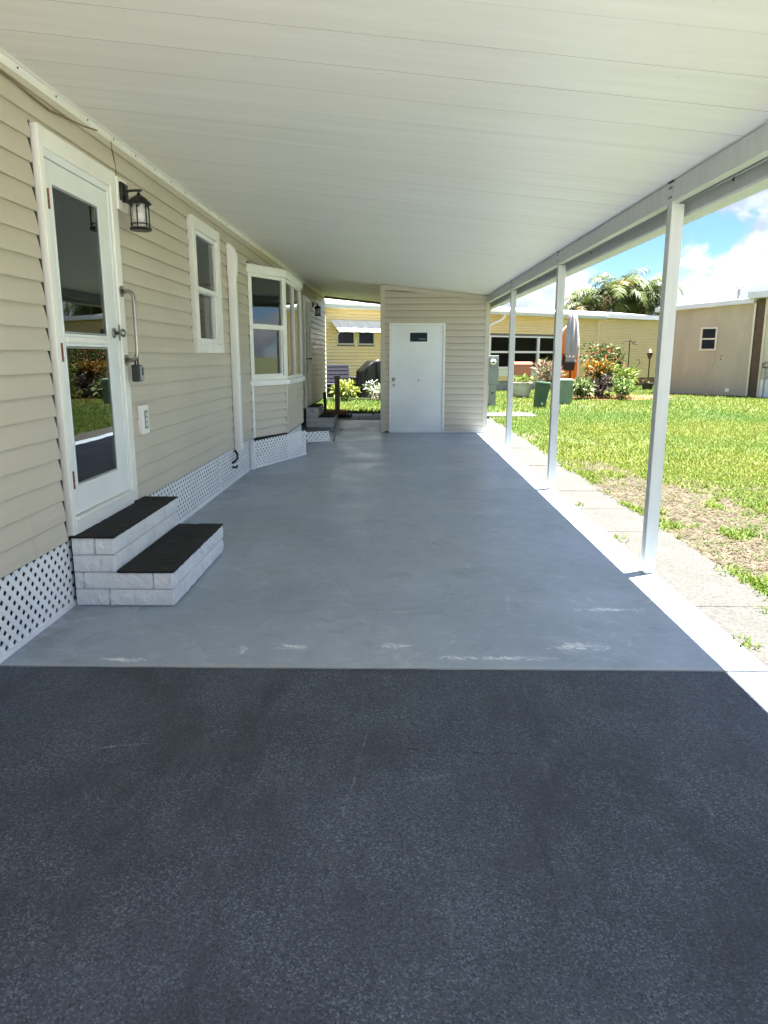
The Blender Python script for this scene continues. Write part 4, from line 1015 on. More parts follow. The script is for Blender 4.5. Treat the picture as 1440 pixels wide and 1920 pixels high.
# ================================================================== TURF
def blades():
    def batch(n, x0, x1, y0, y1, size, seed, dens=True, edge=False):
        r = np.random.default_rng(seed)
        x = x0 + (x1 - x0) * r.random(n); y = y0 + (y1 - y0) * r.random(n)
        if dens:
            keep = r.random(n) < density(x, y) ** 1.6 * (0.72 + 0.5 * fbm(x * 2.3, y * 2.3))
            keep &= x > lawn_edge(y) - 0.03 * r.random(n)
            keep &= ~((y > 17.3) & (y < 18.7) & (x < 3.4))
            # in view of the photograph, with a margin for a step aside
            keep &= (x < y * 0.62 + 3.0)
            x, y = x[keep], y[keep]
        m_ = len(x)
        ang = r.random(m_) * 2 * np.pi; ln = size * (0.55 + 0.8 * r.random(m_)); wd = size * (0.075 + 0.06 * r.random(m_))
        lean = 0.35 + 0.9 * r.random(m_)
        dx, dy = np.cos(ang), np.sin(ang); sx, sy = -dy, dx
        z0 = -0.014 + 0.035 * (fbm(x * 0.8, y * 0.8) - 0.5)
        p = np.zeros((m_, 5, 3))
        for k, (t, w) in enumerate(((0, 1), (0, -1), (0.55, .95), (0.55, -.95), (1.0, 0))):
            hx = ln * np.sin(lean) * t * (0.6 + 0.4 * t); hz = ln * np.cos(lean * (0.5 + 0.6 * t)) * t
            p[:, k, 0] = x + dx * hx + sx * w * wd; p[:, k, 1] = y + dy * hx + sy * w * wd; p[:, k, 2] = z0 + hz
        i = np.arange(m_)[:, None] * 5
        f = np.concatenate([i + np.array([[0, 1, 3]]), i + np.array([[0, 3, 2]]), i + np.array([[2, 3, 4]])])
        t = r.random(m_); g = fbm(x * 0.5 + 9, y * 0.35 + 4); dry = (r.random(m_) < 0.02 + 0.08 * np.clip((g - 0.45) * 4, 0, 1))
        c = np.stack([0.044 + 0.024 * t + 0.08 * (g - .4), 0.084 + 0.026 * t + 0.04 * (g - .4), 0.007 + 0.007 * t], -1)
        c[dry] = np.stack([0.12 + 0.06 * t, 0.108 + 0.05 * t, 0.038 + 0.022 * t], -1)[dry]
        return p.reshape(-1, 3), f, np.repeat(np.clip(c, 0.01, 1), 5, axis=0)
    parts = [batch(230000, 1.9, 8.0, 2.5, 9.5, 0.052, 1), batch(190000, 1.9, 14.0, 9.5, 18.5, 0.066, 2), batch(170000, 1.9, 24.0, 18.5, 37.0, 0.095, 3),
             batch(26000, -3.2, 1.9, 18.35, 25.8, 0.12, 4, dens=False)]
    # flat straw and dead runners on the worn soil
    def straw(n, seed):
        r = np.random.default_rng(seed); x = 2.1 + 3.4 * r.random(n); y = 2.6 + 9.0 * r.random(n)
        k = (r.random(n) < (1.05 - density(x, y))) & (x > lawn_edge(y)); x, y = x[k], y[k]; m_ = len(x)
        a = r.random(m_) * 6.283; L = 0.02 + 0.07 * r.random(m_); w = 0.0022 + 0.0025 * r.random(m_)
        dx, dy = np.cos(a), np.sin(a); z = -0.012 + 0.035 * (fbm(x * .8, y * .8) - .5) + 0.004 + 0.012 * r.random(m_)
        p = np.zeros((m_, 5, 3))
        for q, (t, sgn) in enumerate(((0, 1), (0, -1), (.55, 1), (.55, -1), (1, 0))):
            p[:, q, 0] = x + dx * L * t - dy * w * sgn; p[:, q, 1] = y + dy * L * t + dx * w * sgn; p[:, q, 2] = z + 0.02 * t * (1 - t) * r.random(m_)
        i = np.arange(m_)[:, None] * 5; f = np.concatenate([i + np.array([[0, 1, 3]]), i + np.array([[0, 3, 2]]), i + np.array([[2, 3, 4]])])
        t = r.random((m_, 1)); g = r.random(m_) < .30
        c = np.array([[.050, .036, .023]]) + t * np.array([[.050, .040, .027]]); c[g] = np.array([.036, .064, .009])
        return p.reshape(-1, 3), f, np.repeat(c, 5, axis=0)
    parts.append(straw(60000, 77))
    # tufts on the walk edge and in the crack
    for (tx, ty, n, sp) in ((1.73, 3.42, 60, 0.05), (1.74, 5.55, 40, 0.06), (1.78, 3.0, 40, 0.08), (1.95, 2.85, 80, 0.12), (1.74, 6.9, 30, 0.05), (2.05, 3.9, 25, .03)):
        r = np.random.default_rng(int(tx * 1000 + ty * 10)); bb = batch(n, -sp, sp, -sp * 1.6, sp * 1.6, 0.05, int(ty * 100), dens=False); bb[0][:, 0] += tx; bb[0][:, 1] += ty; bb[0][:, 2] += 0.012; parts.append(bb)
    V = []; F = []; C = []; o = 0
    for v, f, c in parts: V.append(v); F.append(f + o); C.append(c); o += len(v)
    g = npmesh('grass', np.concatenate(V), np.concatenate(F), 'blade', np.concatenate(C))
    g['kind'] = 'stuff'; g['label'] = 'coarse bright green lawn grass with dry yellow blades'; 
blades()

# ================================================================== PLANTS
def leaf_mesh(name, n, fn, size, cols, seed, parent, mat='leaf', aspect=0.36, up=0.35):
    """n folded leaves; fn(r,n)->(pos, outward dir)"""
    r = np.random.default_rng(seed)
    pos, out = fn(r, n)
    d = out + 0.8 * r.normal(size=(n, 3)); d[:, 2] += up; d /= np.linalg.norm(d, axis=1)[:, None]
    s = np.cross(d, r.normal(size=(n, 3))); s /= np.linalg.norm(s, axis=1)[:, None] + 1e-9
    nn = np.cross(s, d)
    L = size * (0.6 + 0.8 * r.random(n))[:, None]; W = L * aspect
    v = np.stack([pos, pos + d * L * .5 + s * W * .5 + nn * W * .15, pos + d * L * 1.0 - np.array([0, 0, 1]) * L * .15, pos + d * L * .5 - s * W * .5 + nn * W * .15], 1).reshape(-1, 3)
    i = np.arange(n)[:, None] * 4; f = np.concatenate([i + np.array([[0, 1, 2]]), i + np.array([[0, 2, 3]])])
    cl = np.array(cols)[r.integers(0, len(cols), n)] * (0.75 + 0.5 * r.random((n, 1)))
    return npmesh(name, v, f, mat, np.repeat(cl, 4, axis=0), parent)
def blob(c, rad, lumps=7, seed=0):
    r0 = np.random.default_rng(seed); cs = []
    for k in range(lumps):
        a = r0.random() * 6.28; q = 0.6 * r0.random() ** .5; cs.append((math.cos(a) * q * rad[0], math.sin(a) * q * rad[1], (r0.random() * 1.1 - .35) * rad[2] * .8, 0.35 + 0.3 * r0.random()))
    cs = np.array(cs)
    def fn(r, n):
        k = r.integers(0, lumps, n); u = r.normal(size=(n, 3)); u /= np.linalg.norm(u, axis=1)[:, None]
        q = (0.55 + 0.5 * r.random(n))[:, None]
        p = cs[k, :3] + u * q * cs[k, 3:4] * np.array(rad) + np.array(c)
        p[:, 2] = np.maximum(p[:, 2], 0.03)
        return p, u
    return fn
def shrub(name, label, cat, base, rad, n, size, cols, seed, group=None, aspect=0.36, stems=5, zc_=None, up=.35):
    E = empty(name, label, cat, (base[0], base[1], base[2] if len(base) > 2 else 0.0), group)
    z = zc_ if zc_ is not None else rad[2] * 0.85
    leaf_mesh('foliage', n, blob((0, 0, z), rad, 8, seed), size, cols, seed, E, aspect=aspect, up=up)
    m = MB()
    for k in range(stems):
        a = k * 2.4; m.tube([(0.05 * math.cos(a), 0.05 * math.sin(a), -0.03), (0.25 * rad[0] * math.cos(a), .25 * rad[1] * math.sin(a), z * .6), (0.55 * rad[0] * math.cos(a), .55 * rad[1] * math.sin(a), z + .3 * rad[2])], [0.02, 0.014, 0.006], 5)
    m.build('stem', 'stem', E)
    return E
bed = MB(); pts = [(5.5, 24.4), (6.3, 23.9), (7.6, 23.8), (8.9, 24.6), (9.7, 25.9), (9.3, 26.9), (7.4, 27.3), (5.8, 26.4)]
bed.prism(pts, lambda a, b: (a, b, -0.05), lambda a, b: (a, b, 0.02)); tag(bed.build('mulch_bed', 'mulch'), 'reddish bark mulch bed under the garden shrubs', 'mulch bed')
GR = 'shrubs in the mulched bed'
shrub('red_shrub', 'tall green shrub topped with coral red flowers, rearmost in the mulch bed', 'shrub', (7.25, 26.4), (0.78, 0.7, 0.56), 1300, 0.14, [(.03, .07, .012), (.05, .10, .02), (.02, .045, .012), (.06, .10, .02), (.30, .085, .06)], 3, GR, zc_=1.28)
shrub('croton', 'orange and gold leaved croton shrub beside the closed umbrella', 'shrub', (6.78, 25.1), (0.46, 0.42, 0.36), 600, 0.18, [(.26, .11, .012), (.30, .19, .02), (.18, .07, .012), (.09, .10, .02), (.03, .05, .01)], 4, GR, aspect=.26, zc_=0.88)
shrub('light_shrub', 'yellow green long leaved shrub at the right end of the bed', 'shrub', (7.50, 25.0), (0.60, 0.52, 0.50), 900, 0.2, [(.16, .21, .04), (.10, .16, .025), (.22, .25, .06), (.04, .07, .015)], 5, GR, aspect=.24, zc_=.62)
shrub('dark_shrub', 'low dark purple leaved plant in the middle of the bed', 'shrub', (6.75, 24.6), (0.42, 0.4, 0.38), 420, 0.16, [(.05, .03, .04), (.08, .05, .06), (.03, .05, .02)], 6, GR, zc_=.42)
shrub('low_shrub', 'low white and green variegated plant at the left front of the bed', 'shrub', (6.02, 24.35), (0.50, 0.45, 0.36), 650, 0.17, [(.18, .23, .09), (.07, .12, .025), (.26, .29, .15), (.04, .07, .015)], 8, GR, zc_=.34)
shrub('front_shrub', 'low mid green plant at the front right of the bed', 'shrub', (7.30, 24.1), (0.40, 0.35, 0.32), 450, 0.15, [(.10, .18, .04), (.06, .11, .03), (.18, .24, .07)], 9, GR, zc_=.32)

# pot with pale plants by the neighbour's windows
PT = empty('plant_pot', 'round pale stone pot in front of the salmon bin', 'pot', (4.28, 25.4, 0))
MB().lathe([(0.20, 0.0), (0.28, 0.10), (0.33, 0.32), (0.32, 0.46), (0.35, 0.47), (0.35, 0.53), (0.29, 0.53), (0.28, 0.47)], n=20).build('bowl', 'pot', PT, smooth=False)
MB().lathe([(0.27, 0.475), (0.27, 0.485)], n=16).build('earth', 'soil', PT)
shrub('pot_plant', 'low green leaves growing in the pale pot', 'plant', (4.28, 25.4, 0.48), (0.36, 0.32, 0.16), 260, 0.12, [(.12, .19, .03), (.07, .12, .02), (.2, .23, .07)], 12, None, zc_=0.12, stems=3)
shrub('striped_plant', 'cream and pink streaked plant between the pale pot and the green boxes', 'plant', (4.98, 25.0), (0.55, 0.42, 0.48), 700, 0.2, [(.28, .22, .17), (.30, .28, .17), (.12, .15, .05), (.18, .085, .07), (.05, .045, .03)], 13, None, aspect=.2, zc_=0.72, up=.8)
BN = empty('salmon_bin', 'salmon coloured plastic bin standing behind the pale pot', 'bin', (4.45, 26.6, 0))
def tapered(parent, name, mat, w0, w1, d0, d1, z0, z1, bevel=0.015):
    m = MB(); m.add([(-w0, -d0, z0), (w0, -d0, z0), (w0, d0, z0), (-w0, d0, z0), (-w1, -d1, z1), (w1, -d1, z1), (w1, d1, z1), (-w1, d1, z1)], [(0, 3, 2, 1), (4, 5, 6, 7), (0, 1, 5, 4), (1, 2, 6, 5), (2, 3, 7, 6), (3, 0, 4, 7)])
    return m.build(name, mat, parent, bevel=bevel)
tapered(BN, 'body', 'terracotta', .24, .31, .26, .32, 0.08, 1.10); tapered(BN, 'lid', 'terracotta', .335, .31, .35, .32, 1.102, 1.20)
for sx in (-1, 1):
    m = MB(); m.tube([(sx * .22, .25, .09), (sx * .27, .25, .09)], .09, 14); m.build('wheel', 'rubber', BN)
m = MB(); m.tube([(-.26, .34, 1.1), (-.26, .40, 1.12), (.26, .40, 1.12), (.26, .34, 1.1)], .016, 8); m.build('handle', 'terracotta', BN)

# ---- utility boxes on the lawn
UB = empty('meter_pedestal', 'grey electric meter pedestal with round glass meter beside the shed corner', 'meter', (2.70, 21.0, 0))
MB().box(-.10, .10, -.06, .06, -0.05, 0.62).build('riser', 'grey_box', UB, bevel=.006)
MB().box(-.135, -.102, -.05, .05, -0.05, 0.62).build('conduit', 'post', UB)
MB().box(-.15, .16, -.09, .07, 0.622, 1.10).build('breaker_box', 'grey_box', UB, bevel=.01)
MB().box(-.14, .15, -.085, .07, 1.102, 1.42).build('meter_box', 'grey_box', UB, bevel=.01)
m = MB(); m.tube([(-.01, -.0855, 1.24), (-.01, -.13, 1.24)], .095, 18); m.build('meter_ring', 'steel', UB)
m = MB(); m.tube([(-.01, -.1305, 1.24), (-.01, -.19, 1.24), (-.01, -.205, 1.24)], [.080, .074, .05], 18); m.build('meter_dial', 'white', UB)
m = MB(); m.box(-.05, .03, -.2058, -.2053, 1.215, 1.245); m.build('dial_print', 'ink', UB)
m = MB(); m.tube([(0.0, -.0605, .38), (0, -.075, .38)], .03, 10); m.build('knockout', 'ink', UB)
GB = empty('green_pedestal', 'leaning dark green utility pedestal on the lawn left of the pale green box', 'utility box', (3.93, 20.4, 0)); GB.rotation_euler = (R(2), R(7), R(12))
tapered(GB, 'body', 'green_dark', .125, .16, .13, .16, -0.03, .66, .02); tapered(GB, 'lid', 'green_dark', .175, .165, .175, .165, .662, .72, .015)
m = MB(); m.box(-.03, .03, -.165, -.140, .10, .16); m.build('latch', 'pot', GB)
GP = empty('pale_green_box', 'pale green metal utility cabinet behind the second nearest carport post', 'utility box', (5.02, 22.2, 0))
MB().box(-.20, .20, -.19, .19, -.03, .69).build('cabinet', 'green_pale', GP, bevel=.012); tapered(GP, 'lid', 'green_pale', .215, .20, .205, .19, .692, .74, .01)
m = MB(); m.box(-.02, .02, -.202, -.191, .34, .42); m.build('latch', 'steel', GP)

# ---- closed parasol, kayak, torch, ornament
UM = empty('closed_umbrella', 'closed lavender grey patio umbrella standing before the yellow house', 'umbrella', (6.02, 25.9, 0))
def folded():
    vs = []; fs = []; n = 32; prof = [(0.03, 2.92), (0.10, 2.86), (0.13, 2.70), (0.17, 2.45), (0.20, 2.10), (0.205, 1.75), (0.19, 1.42), (0.14, 1.36), (0.17, 1.22)]
    for i, (r_, z) in enumerate(prof):
        for k in range(n):
            a = 2 * math.pi * k / n; ww = 1 + (0.22 if i > 1 else 0.05) * math.cos(8 * a + i * .12)
            vs.append((r_ * ww * math.cos(a), r_ * ww * math.sin(a), z + (0.03 * math.cos(8 * a) if i == len(prof) - 1 else 0)))
    for i in range(len(prof) - 1):
        for k in range(n): fs.append((i * n + k, i * n + (k + 1) % n, (i + 1) * n + (k + 1) % n, (i + 1) * n + k))
    fs.append(tuple(range(n)))
    return MB().add(vs, fs)
folded().build('canopy', 'umbrella', UM, smooth=True)
m = MB(); m.lathe([(.155, 1.36), (.175, 1.39), (.175, 1.43), (.16, 1.45)], n=16); m.build('tie_strap', 'white', UM)
MB().tube([(0, 0, 0.0), (0, 0, 2.98)], .03, 10).build('pole', 'black_metal', UM); MB().lathe([(.28, 0), (.28, .05), (.08, .09), (.05, .28)], n=18).build('base', 'rubber', UM)
KY = empty('orange_kayak', 'upright bright orange kayak with white rim behind the closed umbrella', 'kayak', (6.08, 26.5, 0))
def kayak():
    sh = []; zs = [0.15, .4, .8, 1.3, 1.8, 2.1, 2.3, 2.42]; wl = [.26, .32, .34, .34, .33, .30, .25, .14]
    out = [(-w, z) for w, z in zip(wl, zs)] + [(w, z) for w, z in zip(wl, zs)][::-1]
    m = MB(); m.prism(out, lambda a, b: (a, 0.0, b), lambda a, b: (a * .8, .24, b)); m.build('hull', 'orange', KY, bevel=.02)
    m = MB(); pts = [(a, -.01, b) for a, b in out]; m.tube(pts + [pts[0]], .028, 6); m.build('rim', 'white', KY)
    m = MB(); m.prism([(-.2, .9), (-.24, 1.2), (-.2, 1.5), (.2, 1.5), (.24, 1.2), (.2, .9)], lambda a, b: (a, -.006, b), lambda a, b: (a, -.001, b)); m.build('cockpit', 'rubber', KY)
kayak()
TC = empty('garden_torch', 'thin dark garden torch standing in a black pot by the yellow wall', 'garden torch', (10.55, 31.3, 0))
MB().lathe([(.20, 0), (.24, .28), (.26, .30), (.23, .30)], n=14).build('pot', 'rubber', TC); MB().tube([(0, 0, .1), (.01, 0, 1.28)], .028, 8).build('pole', 'brown', TC)
MB().lathe([(.03, 1.28), (.05, 1.31), (.10, 1.42), (.13, 1.55), (.12, 1.56), (.04, 1.50)], n=12).build('cup', 'brown', TC); MB().lathe([(.02, 1.51), (.06, 1.56), (.05, 1.62), (.01, 1.70)], n=10).build('globe', 'frost', TC)
leaf_mesh('leaves', 60, blob((0, 0, .36), (.2, .2, .1), 4, 2), .12, [(.2, .16, .06), (.12, .14, .04)], 2, TC)
WV = empty('garden_ornament', 'thin black wire garden ornament above the red flowered shrub', 'ornament', (8.35, 27.0, 0))
MB().tube([(0, 0, 0), (0, 0, 1.98)], .018, 6).build('rod', 'black_metal', WV)
m = MB(); m.tube([(-.28, 0, 1.86), (-.1, 0, 1.94), (.0, 0, 1.98), (.12, 0, 1.86), (.22, 0, 1.80), (.30, 0, 1.84)], .014, 6); m.tube([(.13, 0, 1.88), (.17, 0, 1.94), (.22, 0, 1.86)], .012, 6); m.build('arms', 'black_metal', WV)
m = MB(); m.tube([(.28, 0, 0.9), (.36, 0, 1.1), (.42, 0, 1.2), (.36, 0, 1.3), (.30, 0, 1.25)], .012, 6); m.tube([(.0, 0, .5), (.28, 0, .9)], .012, 6); m.build('scroll', 'black_metal', WV)

# ================================================================== YELLOW NEIGHBOUR HOUSE
YA = Vector((4.19, 30.51, 0)); YD = Vector((8.18, 5.73, 0)).normalized(); YN = Vector((YD.y, -YD.x, 0))     # along, outward (to the viewer)
YH = empty('yellow_house', 'long pale yellow clapboard house with white fascia across the back lawn', 'house', tuple(YA))
def yf(o): return local(o, tuple(YA))
def yw(d, u, z): q = YA + YD * u + YN * d; return (q.x, q.y, z)
def ybox(name, mat, u0, u1, d0, d1, z0, z1, parent=None, bevel=0):
    m = MB(); vs = [yw(d, u, z) for z in (z0, z1) for d in (d0, d1) for u in (u0, u1)]
    m.add(vs, [(0, 2, 3, 1), (4, 5, 7, 6), (0, 1, 5, 4), (2, 6, 7, 3), (0, 4, 6, 2), (1, 3, 7, 5)]); return yf(m.build(name, mat, parent or YH, bevel=bevel))
YU0, YU1 = -12.0, 10.9
Y_OP = [(-0.60, 3.55, 0.92, 2.22), (-7.72, -6.98, 1.80, 2.27), (-6.86, -6.14, 1.80, 2.27)]
def y_siding():
    m = MB(); p = 0.112
    for k in range(27):
        za = 0.40 + (k * p); zb_ = za + p
        if za > 3.0: break
        segs = [(YU0, 5.86), (5.96, YU1)]
        for (a, b, c, d) in Y_OP:
            if zb_ > c and za < d:
                ns = []
                for (s, e) in segs:
                    if b <= s or a >= e: ns.append((s, e))
                    else: ns += [(s, a), (b, e)]
                segs = ns
        for (s, e) in segs:
            m.prism([(0, za), (.050, za + .012), (.040, za + .06), (.003, zb_ + .002), (0, zb_ + .002)], lambda o, z: yw(o, s, z), lambda o, z: yw(o, e, z))
    o = yf(m.build('siding', 'yellow_siding', YH)); o['kind'] = 'stuff'
    b = MB()
    us = sorted({YU0, YU1} | {v for q in Y_OP for v in q[:2]})
    def bx(u0, u1, z0, z1):
        vs = [yw(d, u, z) for z in (z0, z1) for d in (-.1, -.002) for u in (u0, u1)]
        b.add(vs, [(0, 2, 3, 1), (4, 5, 7, 6), (0, 1, 5, 4), (2, 6, 7, 3), (0, 4, 6, 2), (1, 3, 7, 5)])
    for u0, u1 in zip(us[:-1], us[1:]):
        q = [o for o in Y_OP if o[0] <= u0 and o[1] >= u1]
        if q: bx(u0, u1, .39, q[0][2]); bx(u0, u1, q[0][3], 3.05)
        else: bx(u0, u1, .39, 3.05)
    yf(b.build('wall', 'room', YH))
    ybox('back_wall', 'yellow_siding', YU0, YU1, -6.6, -6.5, 0, 3.05); ybox('end_wall', 'yellow_siding', YU1 - .1, YU1, -6.5, -.1, 0, 3.05); ybox('end_wall', 'yellow_siding', YU0, YU0 + .1, -6.5, -.1, 0, 3.05)
    ybox('room_back', 'dark', YU0 + .1, YU1 - .1, -1.6, -1.55, .4, 3.0)
y_siding()
ybox('corner_trim', 'yellow_siding', 5.861, 5.959, -.05, .05, .40, 3.03)
# fascia and low roof
ybox('fascia', 'roofwhite', YU0 - .3, 5.98, .36, .42, 3.02, 3.22); ybox('fascia', 'roofwhite', 5.981, YU1 + .25, .30, .36, 3.07, 3.27)
ybox('gutter_lip', 'white', YU0 - .3, 5.98, .421, .47, 3.12, 3.18); ybox('soffit', 'roofwhite', YU0 - .3, 5.98, .03, .359, 3.02, 3.05); ybox('soffit', 'roofwhite', 5.981, YU1 + .25, .03, .299, 3.07, 3.10)
m = MB(); m.prism([(0.36, 3.225), (-3.2, 3.62), (-6.9, 3.15), (-6.9, 3.08), (.30, 3.10)], lambda d, z: yw(d, YU0 - .3, z), lambda d, z: yw(d, YU1 + .25, z)); yf(m.build('roof', 'roofwhite', YH))
ybox('skirting', 'grey_skirt', YU0, 6.5, -.06, -.02, -.08, .395)
# brick skirting on the right part: courses of bricks
nb = 0
for r_ in range(6):
    for k in range(21):
        u0 = 6.55 + k * 0.215 + (0.1075 if r_ % 2 else 0); z0_ = -0.02 + r_ * 0.07
        if u0 + .2 < YU1: ybox('brick', 'brick', u0, u0 + .203, -.04, .025 + random.uniform(0, .006), z0_, z0_ + .060)
ybox('mortar', 'mortar', 6.5, YU1, -.06, .012, -.08, .395)
# windows
def ywin(u0, u1, z0, z1, split=True, fr='white', w=.06):
    W = bpy.data.objects.new('window', None); COL.objects.link(W); W.parent = YH
    m = MB(); rect_frame(m, lambda d, a, b: yw(d, a, b), u0, u1, z0, z1, w, -.06, .05); yf(m.build('frame', fr, W))
    zm = (z0 + z1) / 2
    if split:
        ybox('rail', fr, u0 + w, u1 - w, -.04, .03, zm - .04, zm + .04, W)
        ybox('pane', 'glass_dull', u0 + w, u1 - w, -.02, -.015, zm + .041, z1 - w, W); ybox('pane', 'glass_dull', u0 + w, u1 - w, -.035, -.03, z0 + w, zm - .041, W)
    else: ybox('pane', 'glass_dull', u0 + w, u1 - w, -.02, -.015, z0 + w, z1 - w, W)
    return W
ywin(-0.60, 0.72, 0.92, 2.22); ywin(0.72, 2.16, 0.92, 2.22); ywin(2.16, 3.55, 0.92, 2.22)
ybox('window_sill', 'white', -.66, 3.6, .051, .11, .86, .93); ybox('shelf_panel', 'white', -.5, 3.4, .02, .05, .60, .85)
ywin(-7.72, -6.98, 1.80, 2.27, False, 'winframe', .045); ywin(-6.86, -6.14, 1.80, 2.27, False, 'winframe', .045)
# awning of white aluminium slats
AW = bpy.data.objects.new('awning', None); COL.objects.link(AW); AW.parent = YH
au0, au1 = -7.95, -5.45
for k in range(12):
    u0 = au0 + (au1 - au0) * k / 12; u1 = au0 + (au1 - au0) * (k + 1) / 12 - .012
    m = MB(); m.prism([(.04, 2.60), (.62, 2.235), (.62, 2.205), (.04, 2.57)], lambda d, z: yw(d, u0, z + (.012 if k % 2 else 0)), lambda d, z: yw(d, u1, z + (.012 if k % 2 else 0))); yf(m.build('slat', 'white', AW))
for u in (au0 + .02, au1 - .04):
    m = MB(); m.tube([yw(.60, u, 2.20), yw(.06, u, 1.90)], .014, 6); yf(m.build('arm', 'white', AW))
ybox('head_rail', 'white', au0, au1, .02, .06, 2.585, 2.63, AW)
# white downspout with offset bends
m = MB(); m.tube([yw(.40, -.19, 3.02), yw(.40, -.19, 2.92), yw(.30, -.30, 2.80), yw(.12, -.58, 2.66), yw(.07, -.68, 2.55), yw(.07, -.70, 2.2), yw(.07, -.70, .1)], .055, 10); yf(m.build('downspout', 'white', YH))

# ================================================================== TAN HOUSE on the right
TA = Vector((10.15, 28.16, 0)); TD = Vector((2.11, -2.25, 0)).normalized(); TN = Vector((TD.y, -TD.x, 0))
TH = empty('tan_house', 'tan board walled house with sloping white roof edge at the right', 'house', tuple(TA))
def tf(o): return local(o, tuple(TA))
def tw(d, u, z): q = TA + TD * u + TN * d; return (q.x, q.y, z)
def tbox(name, mat, u0, u1, d0, d1, z0, z1, parent=None, bevel=0, f=tf, fallback=TH):
    m = MB(); vs = [tw(d, u, z) for z in (z0, z1) for d in (d0, d1) for u in (u0, u1)]
    m.add(vs, [(0, 2, 3, 1), (4, 5, 7, 6), (0, 1, 5, 4), (2, 6, 7, 3), (0, 4, 6, 2), (1, 3, 7, 5)]); return f(m.build(name, mat, parent or fallback, bevel=bevel))
TLEN = 3.02; wu0, wu1, wz0, wz1 = 1.208, 1.812, 1.60, 2.42
zt = lambda u: 3.03 + 0.045 * u
def tan_wall():
    m = MB()
    def pl(u0, u1, z0, z1f, z1g):
        vs = [tw(d, u, z) for (u, z) in ((u0, z0), (u1, z0), (u1, z1g), (u0, z1f)) for d in (-.12, 0)]
        m.add(vs, [(0, 2, 4, 6), (1, 7, 5, 3), (0, 1, 3, 2), (2, 3, 5, 4), (4, 5, 7, 6), (6, 7, 1, 0)])
    # vertical boards with v-grooves between them
    for k in range(10):
        a = TLEN * k / 10 + .0003; b = TLEN * (k + 1) / 10 - .0003
        m = MB()
        if b <= wu0 + .05 or a >= wu1 - .05: pl(a, b, -.05, zt(a), zt(b))
        else: pl(a, b, -.05, wz0, wz0); pl(a, b, wz1, zt(a), zt(b))
        tf(m.build('wall_board', 'tan', TH))
    m = MB()
    vs = [tw(d, u, z) for z in (-.05, 3.0) for d in (-.2, -.121) for u in (0.0, wu0 - .1)]
    tbox('inner_wall', 'room', 0.0, wu0, -.16, -.121, -.05, 3.0); tbox('inner_wall', 'room', wu1, TLEN, -.16, -.121, -.05, 3.0); tbox('inner_wall', 'room', wu0, wu1, -.16, -.121, -.05, wz0); tbox('inner_wall', 'room', wu0, wu1, -.16, -.121, wz1, 3.0)
    tbox('side_wall', 'tan', -.0, .12, -9.0, -.161, -.05, 3.02); tbox('room_back', 'dark', .12, TLEN, -1.4, -1.35, -.05, 3.0)
    tbox('corner_board', 'yellow_siding', -.05, -.001, -.12, .03, -.05, 3.03)
    tbox('corner_trim', 'winframe', TLEN - .03, TLEN + .03, .001, .03, -.05, zt(TLEN) - .01)
tan_wall()
W = bpy.data.objects.new('window', None); COL.objects.link(W); W.parent = TH
m = MB(); rect_frame(m, tw, wu0, wu1, wz0, wz1, .06, -.06, .04); tf(m.build('frame', 'winframe', W, bevel=.004))
tbox('rail', 'winframe', wu0 + .06, wu1 - .06, -.03, .02, 1.985, 2.035, W); tbox('pane', 'glass_dull', wu0 + .06, wu1 - .06, -.02, -.015, 2.036, wz1 - .061, W); tbox('pane', 'glass_dull', wu0 + .06, wu1 - .06, -.03, -.025, wz0 + .061, 1.984, W)
m = MB(); m.prism([(-.5, 0.0), (TLEN + .02, 0.0), (TLEN + .02, .16), (-.5, .16)], lambda u, z: tw(.0, u, zt(u) + z + .001), lambda u, z: tw(.25, u, zt(u) + z + .001)); tf(m.build('fascia', 'roofwhite', TH))
m = MB(); m.prism([(-.55, .10), (TLEN + .05, .10), (TLEN + .05, .20), (-.55, .20)], lambda u, z: tw(-.01, u, zt(u) + z + .002), lambda u, z: tw(-9.0, u, zt(u) + z + .002)); tf(m.build('roof', 'roofwhite', TH))
m = MB(); m.tube([tw(-.4, 2.25, 3.3), tw(-.4, 2.25, 3.70)], .055, 10); m.tube([tw(-.4, 2.25, 3.70), tw(-.4, 2.25, 3.72), tw(-.4, 2.25, 3.76)], [.13, .13, .10], 12); tf(m.build('roof_vent', 'steel', TH))
m = MB(); m.lathe([(.05, -.03), (.05, .03)], tw(.03, 1.75, 1.25), 10); m.tube([tw(.0, 1.75, 1.25), tw(.08, 1.75, 1.25)], .045, 10); tf(m.build('vent_hood', 'pot', TH))
m = MB(); m.tube([tw(.0, 2.35, .22), tw(.07, 2.35, .22)], .07, 12); tf(m.build('pipe_end', 'white', TH))
m = MB(); m.tube([tw(.0, 2.02, 1.42), tw(.03, 2.02, 1.42)], .02, 8); m.tube([tw(.0, 2.0, 1.30), tw(.03, 2.0, 1.30)], .02, 8); tf(m.build('hook', 'brown', TH))
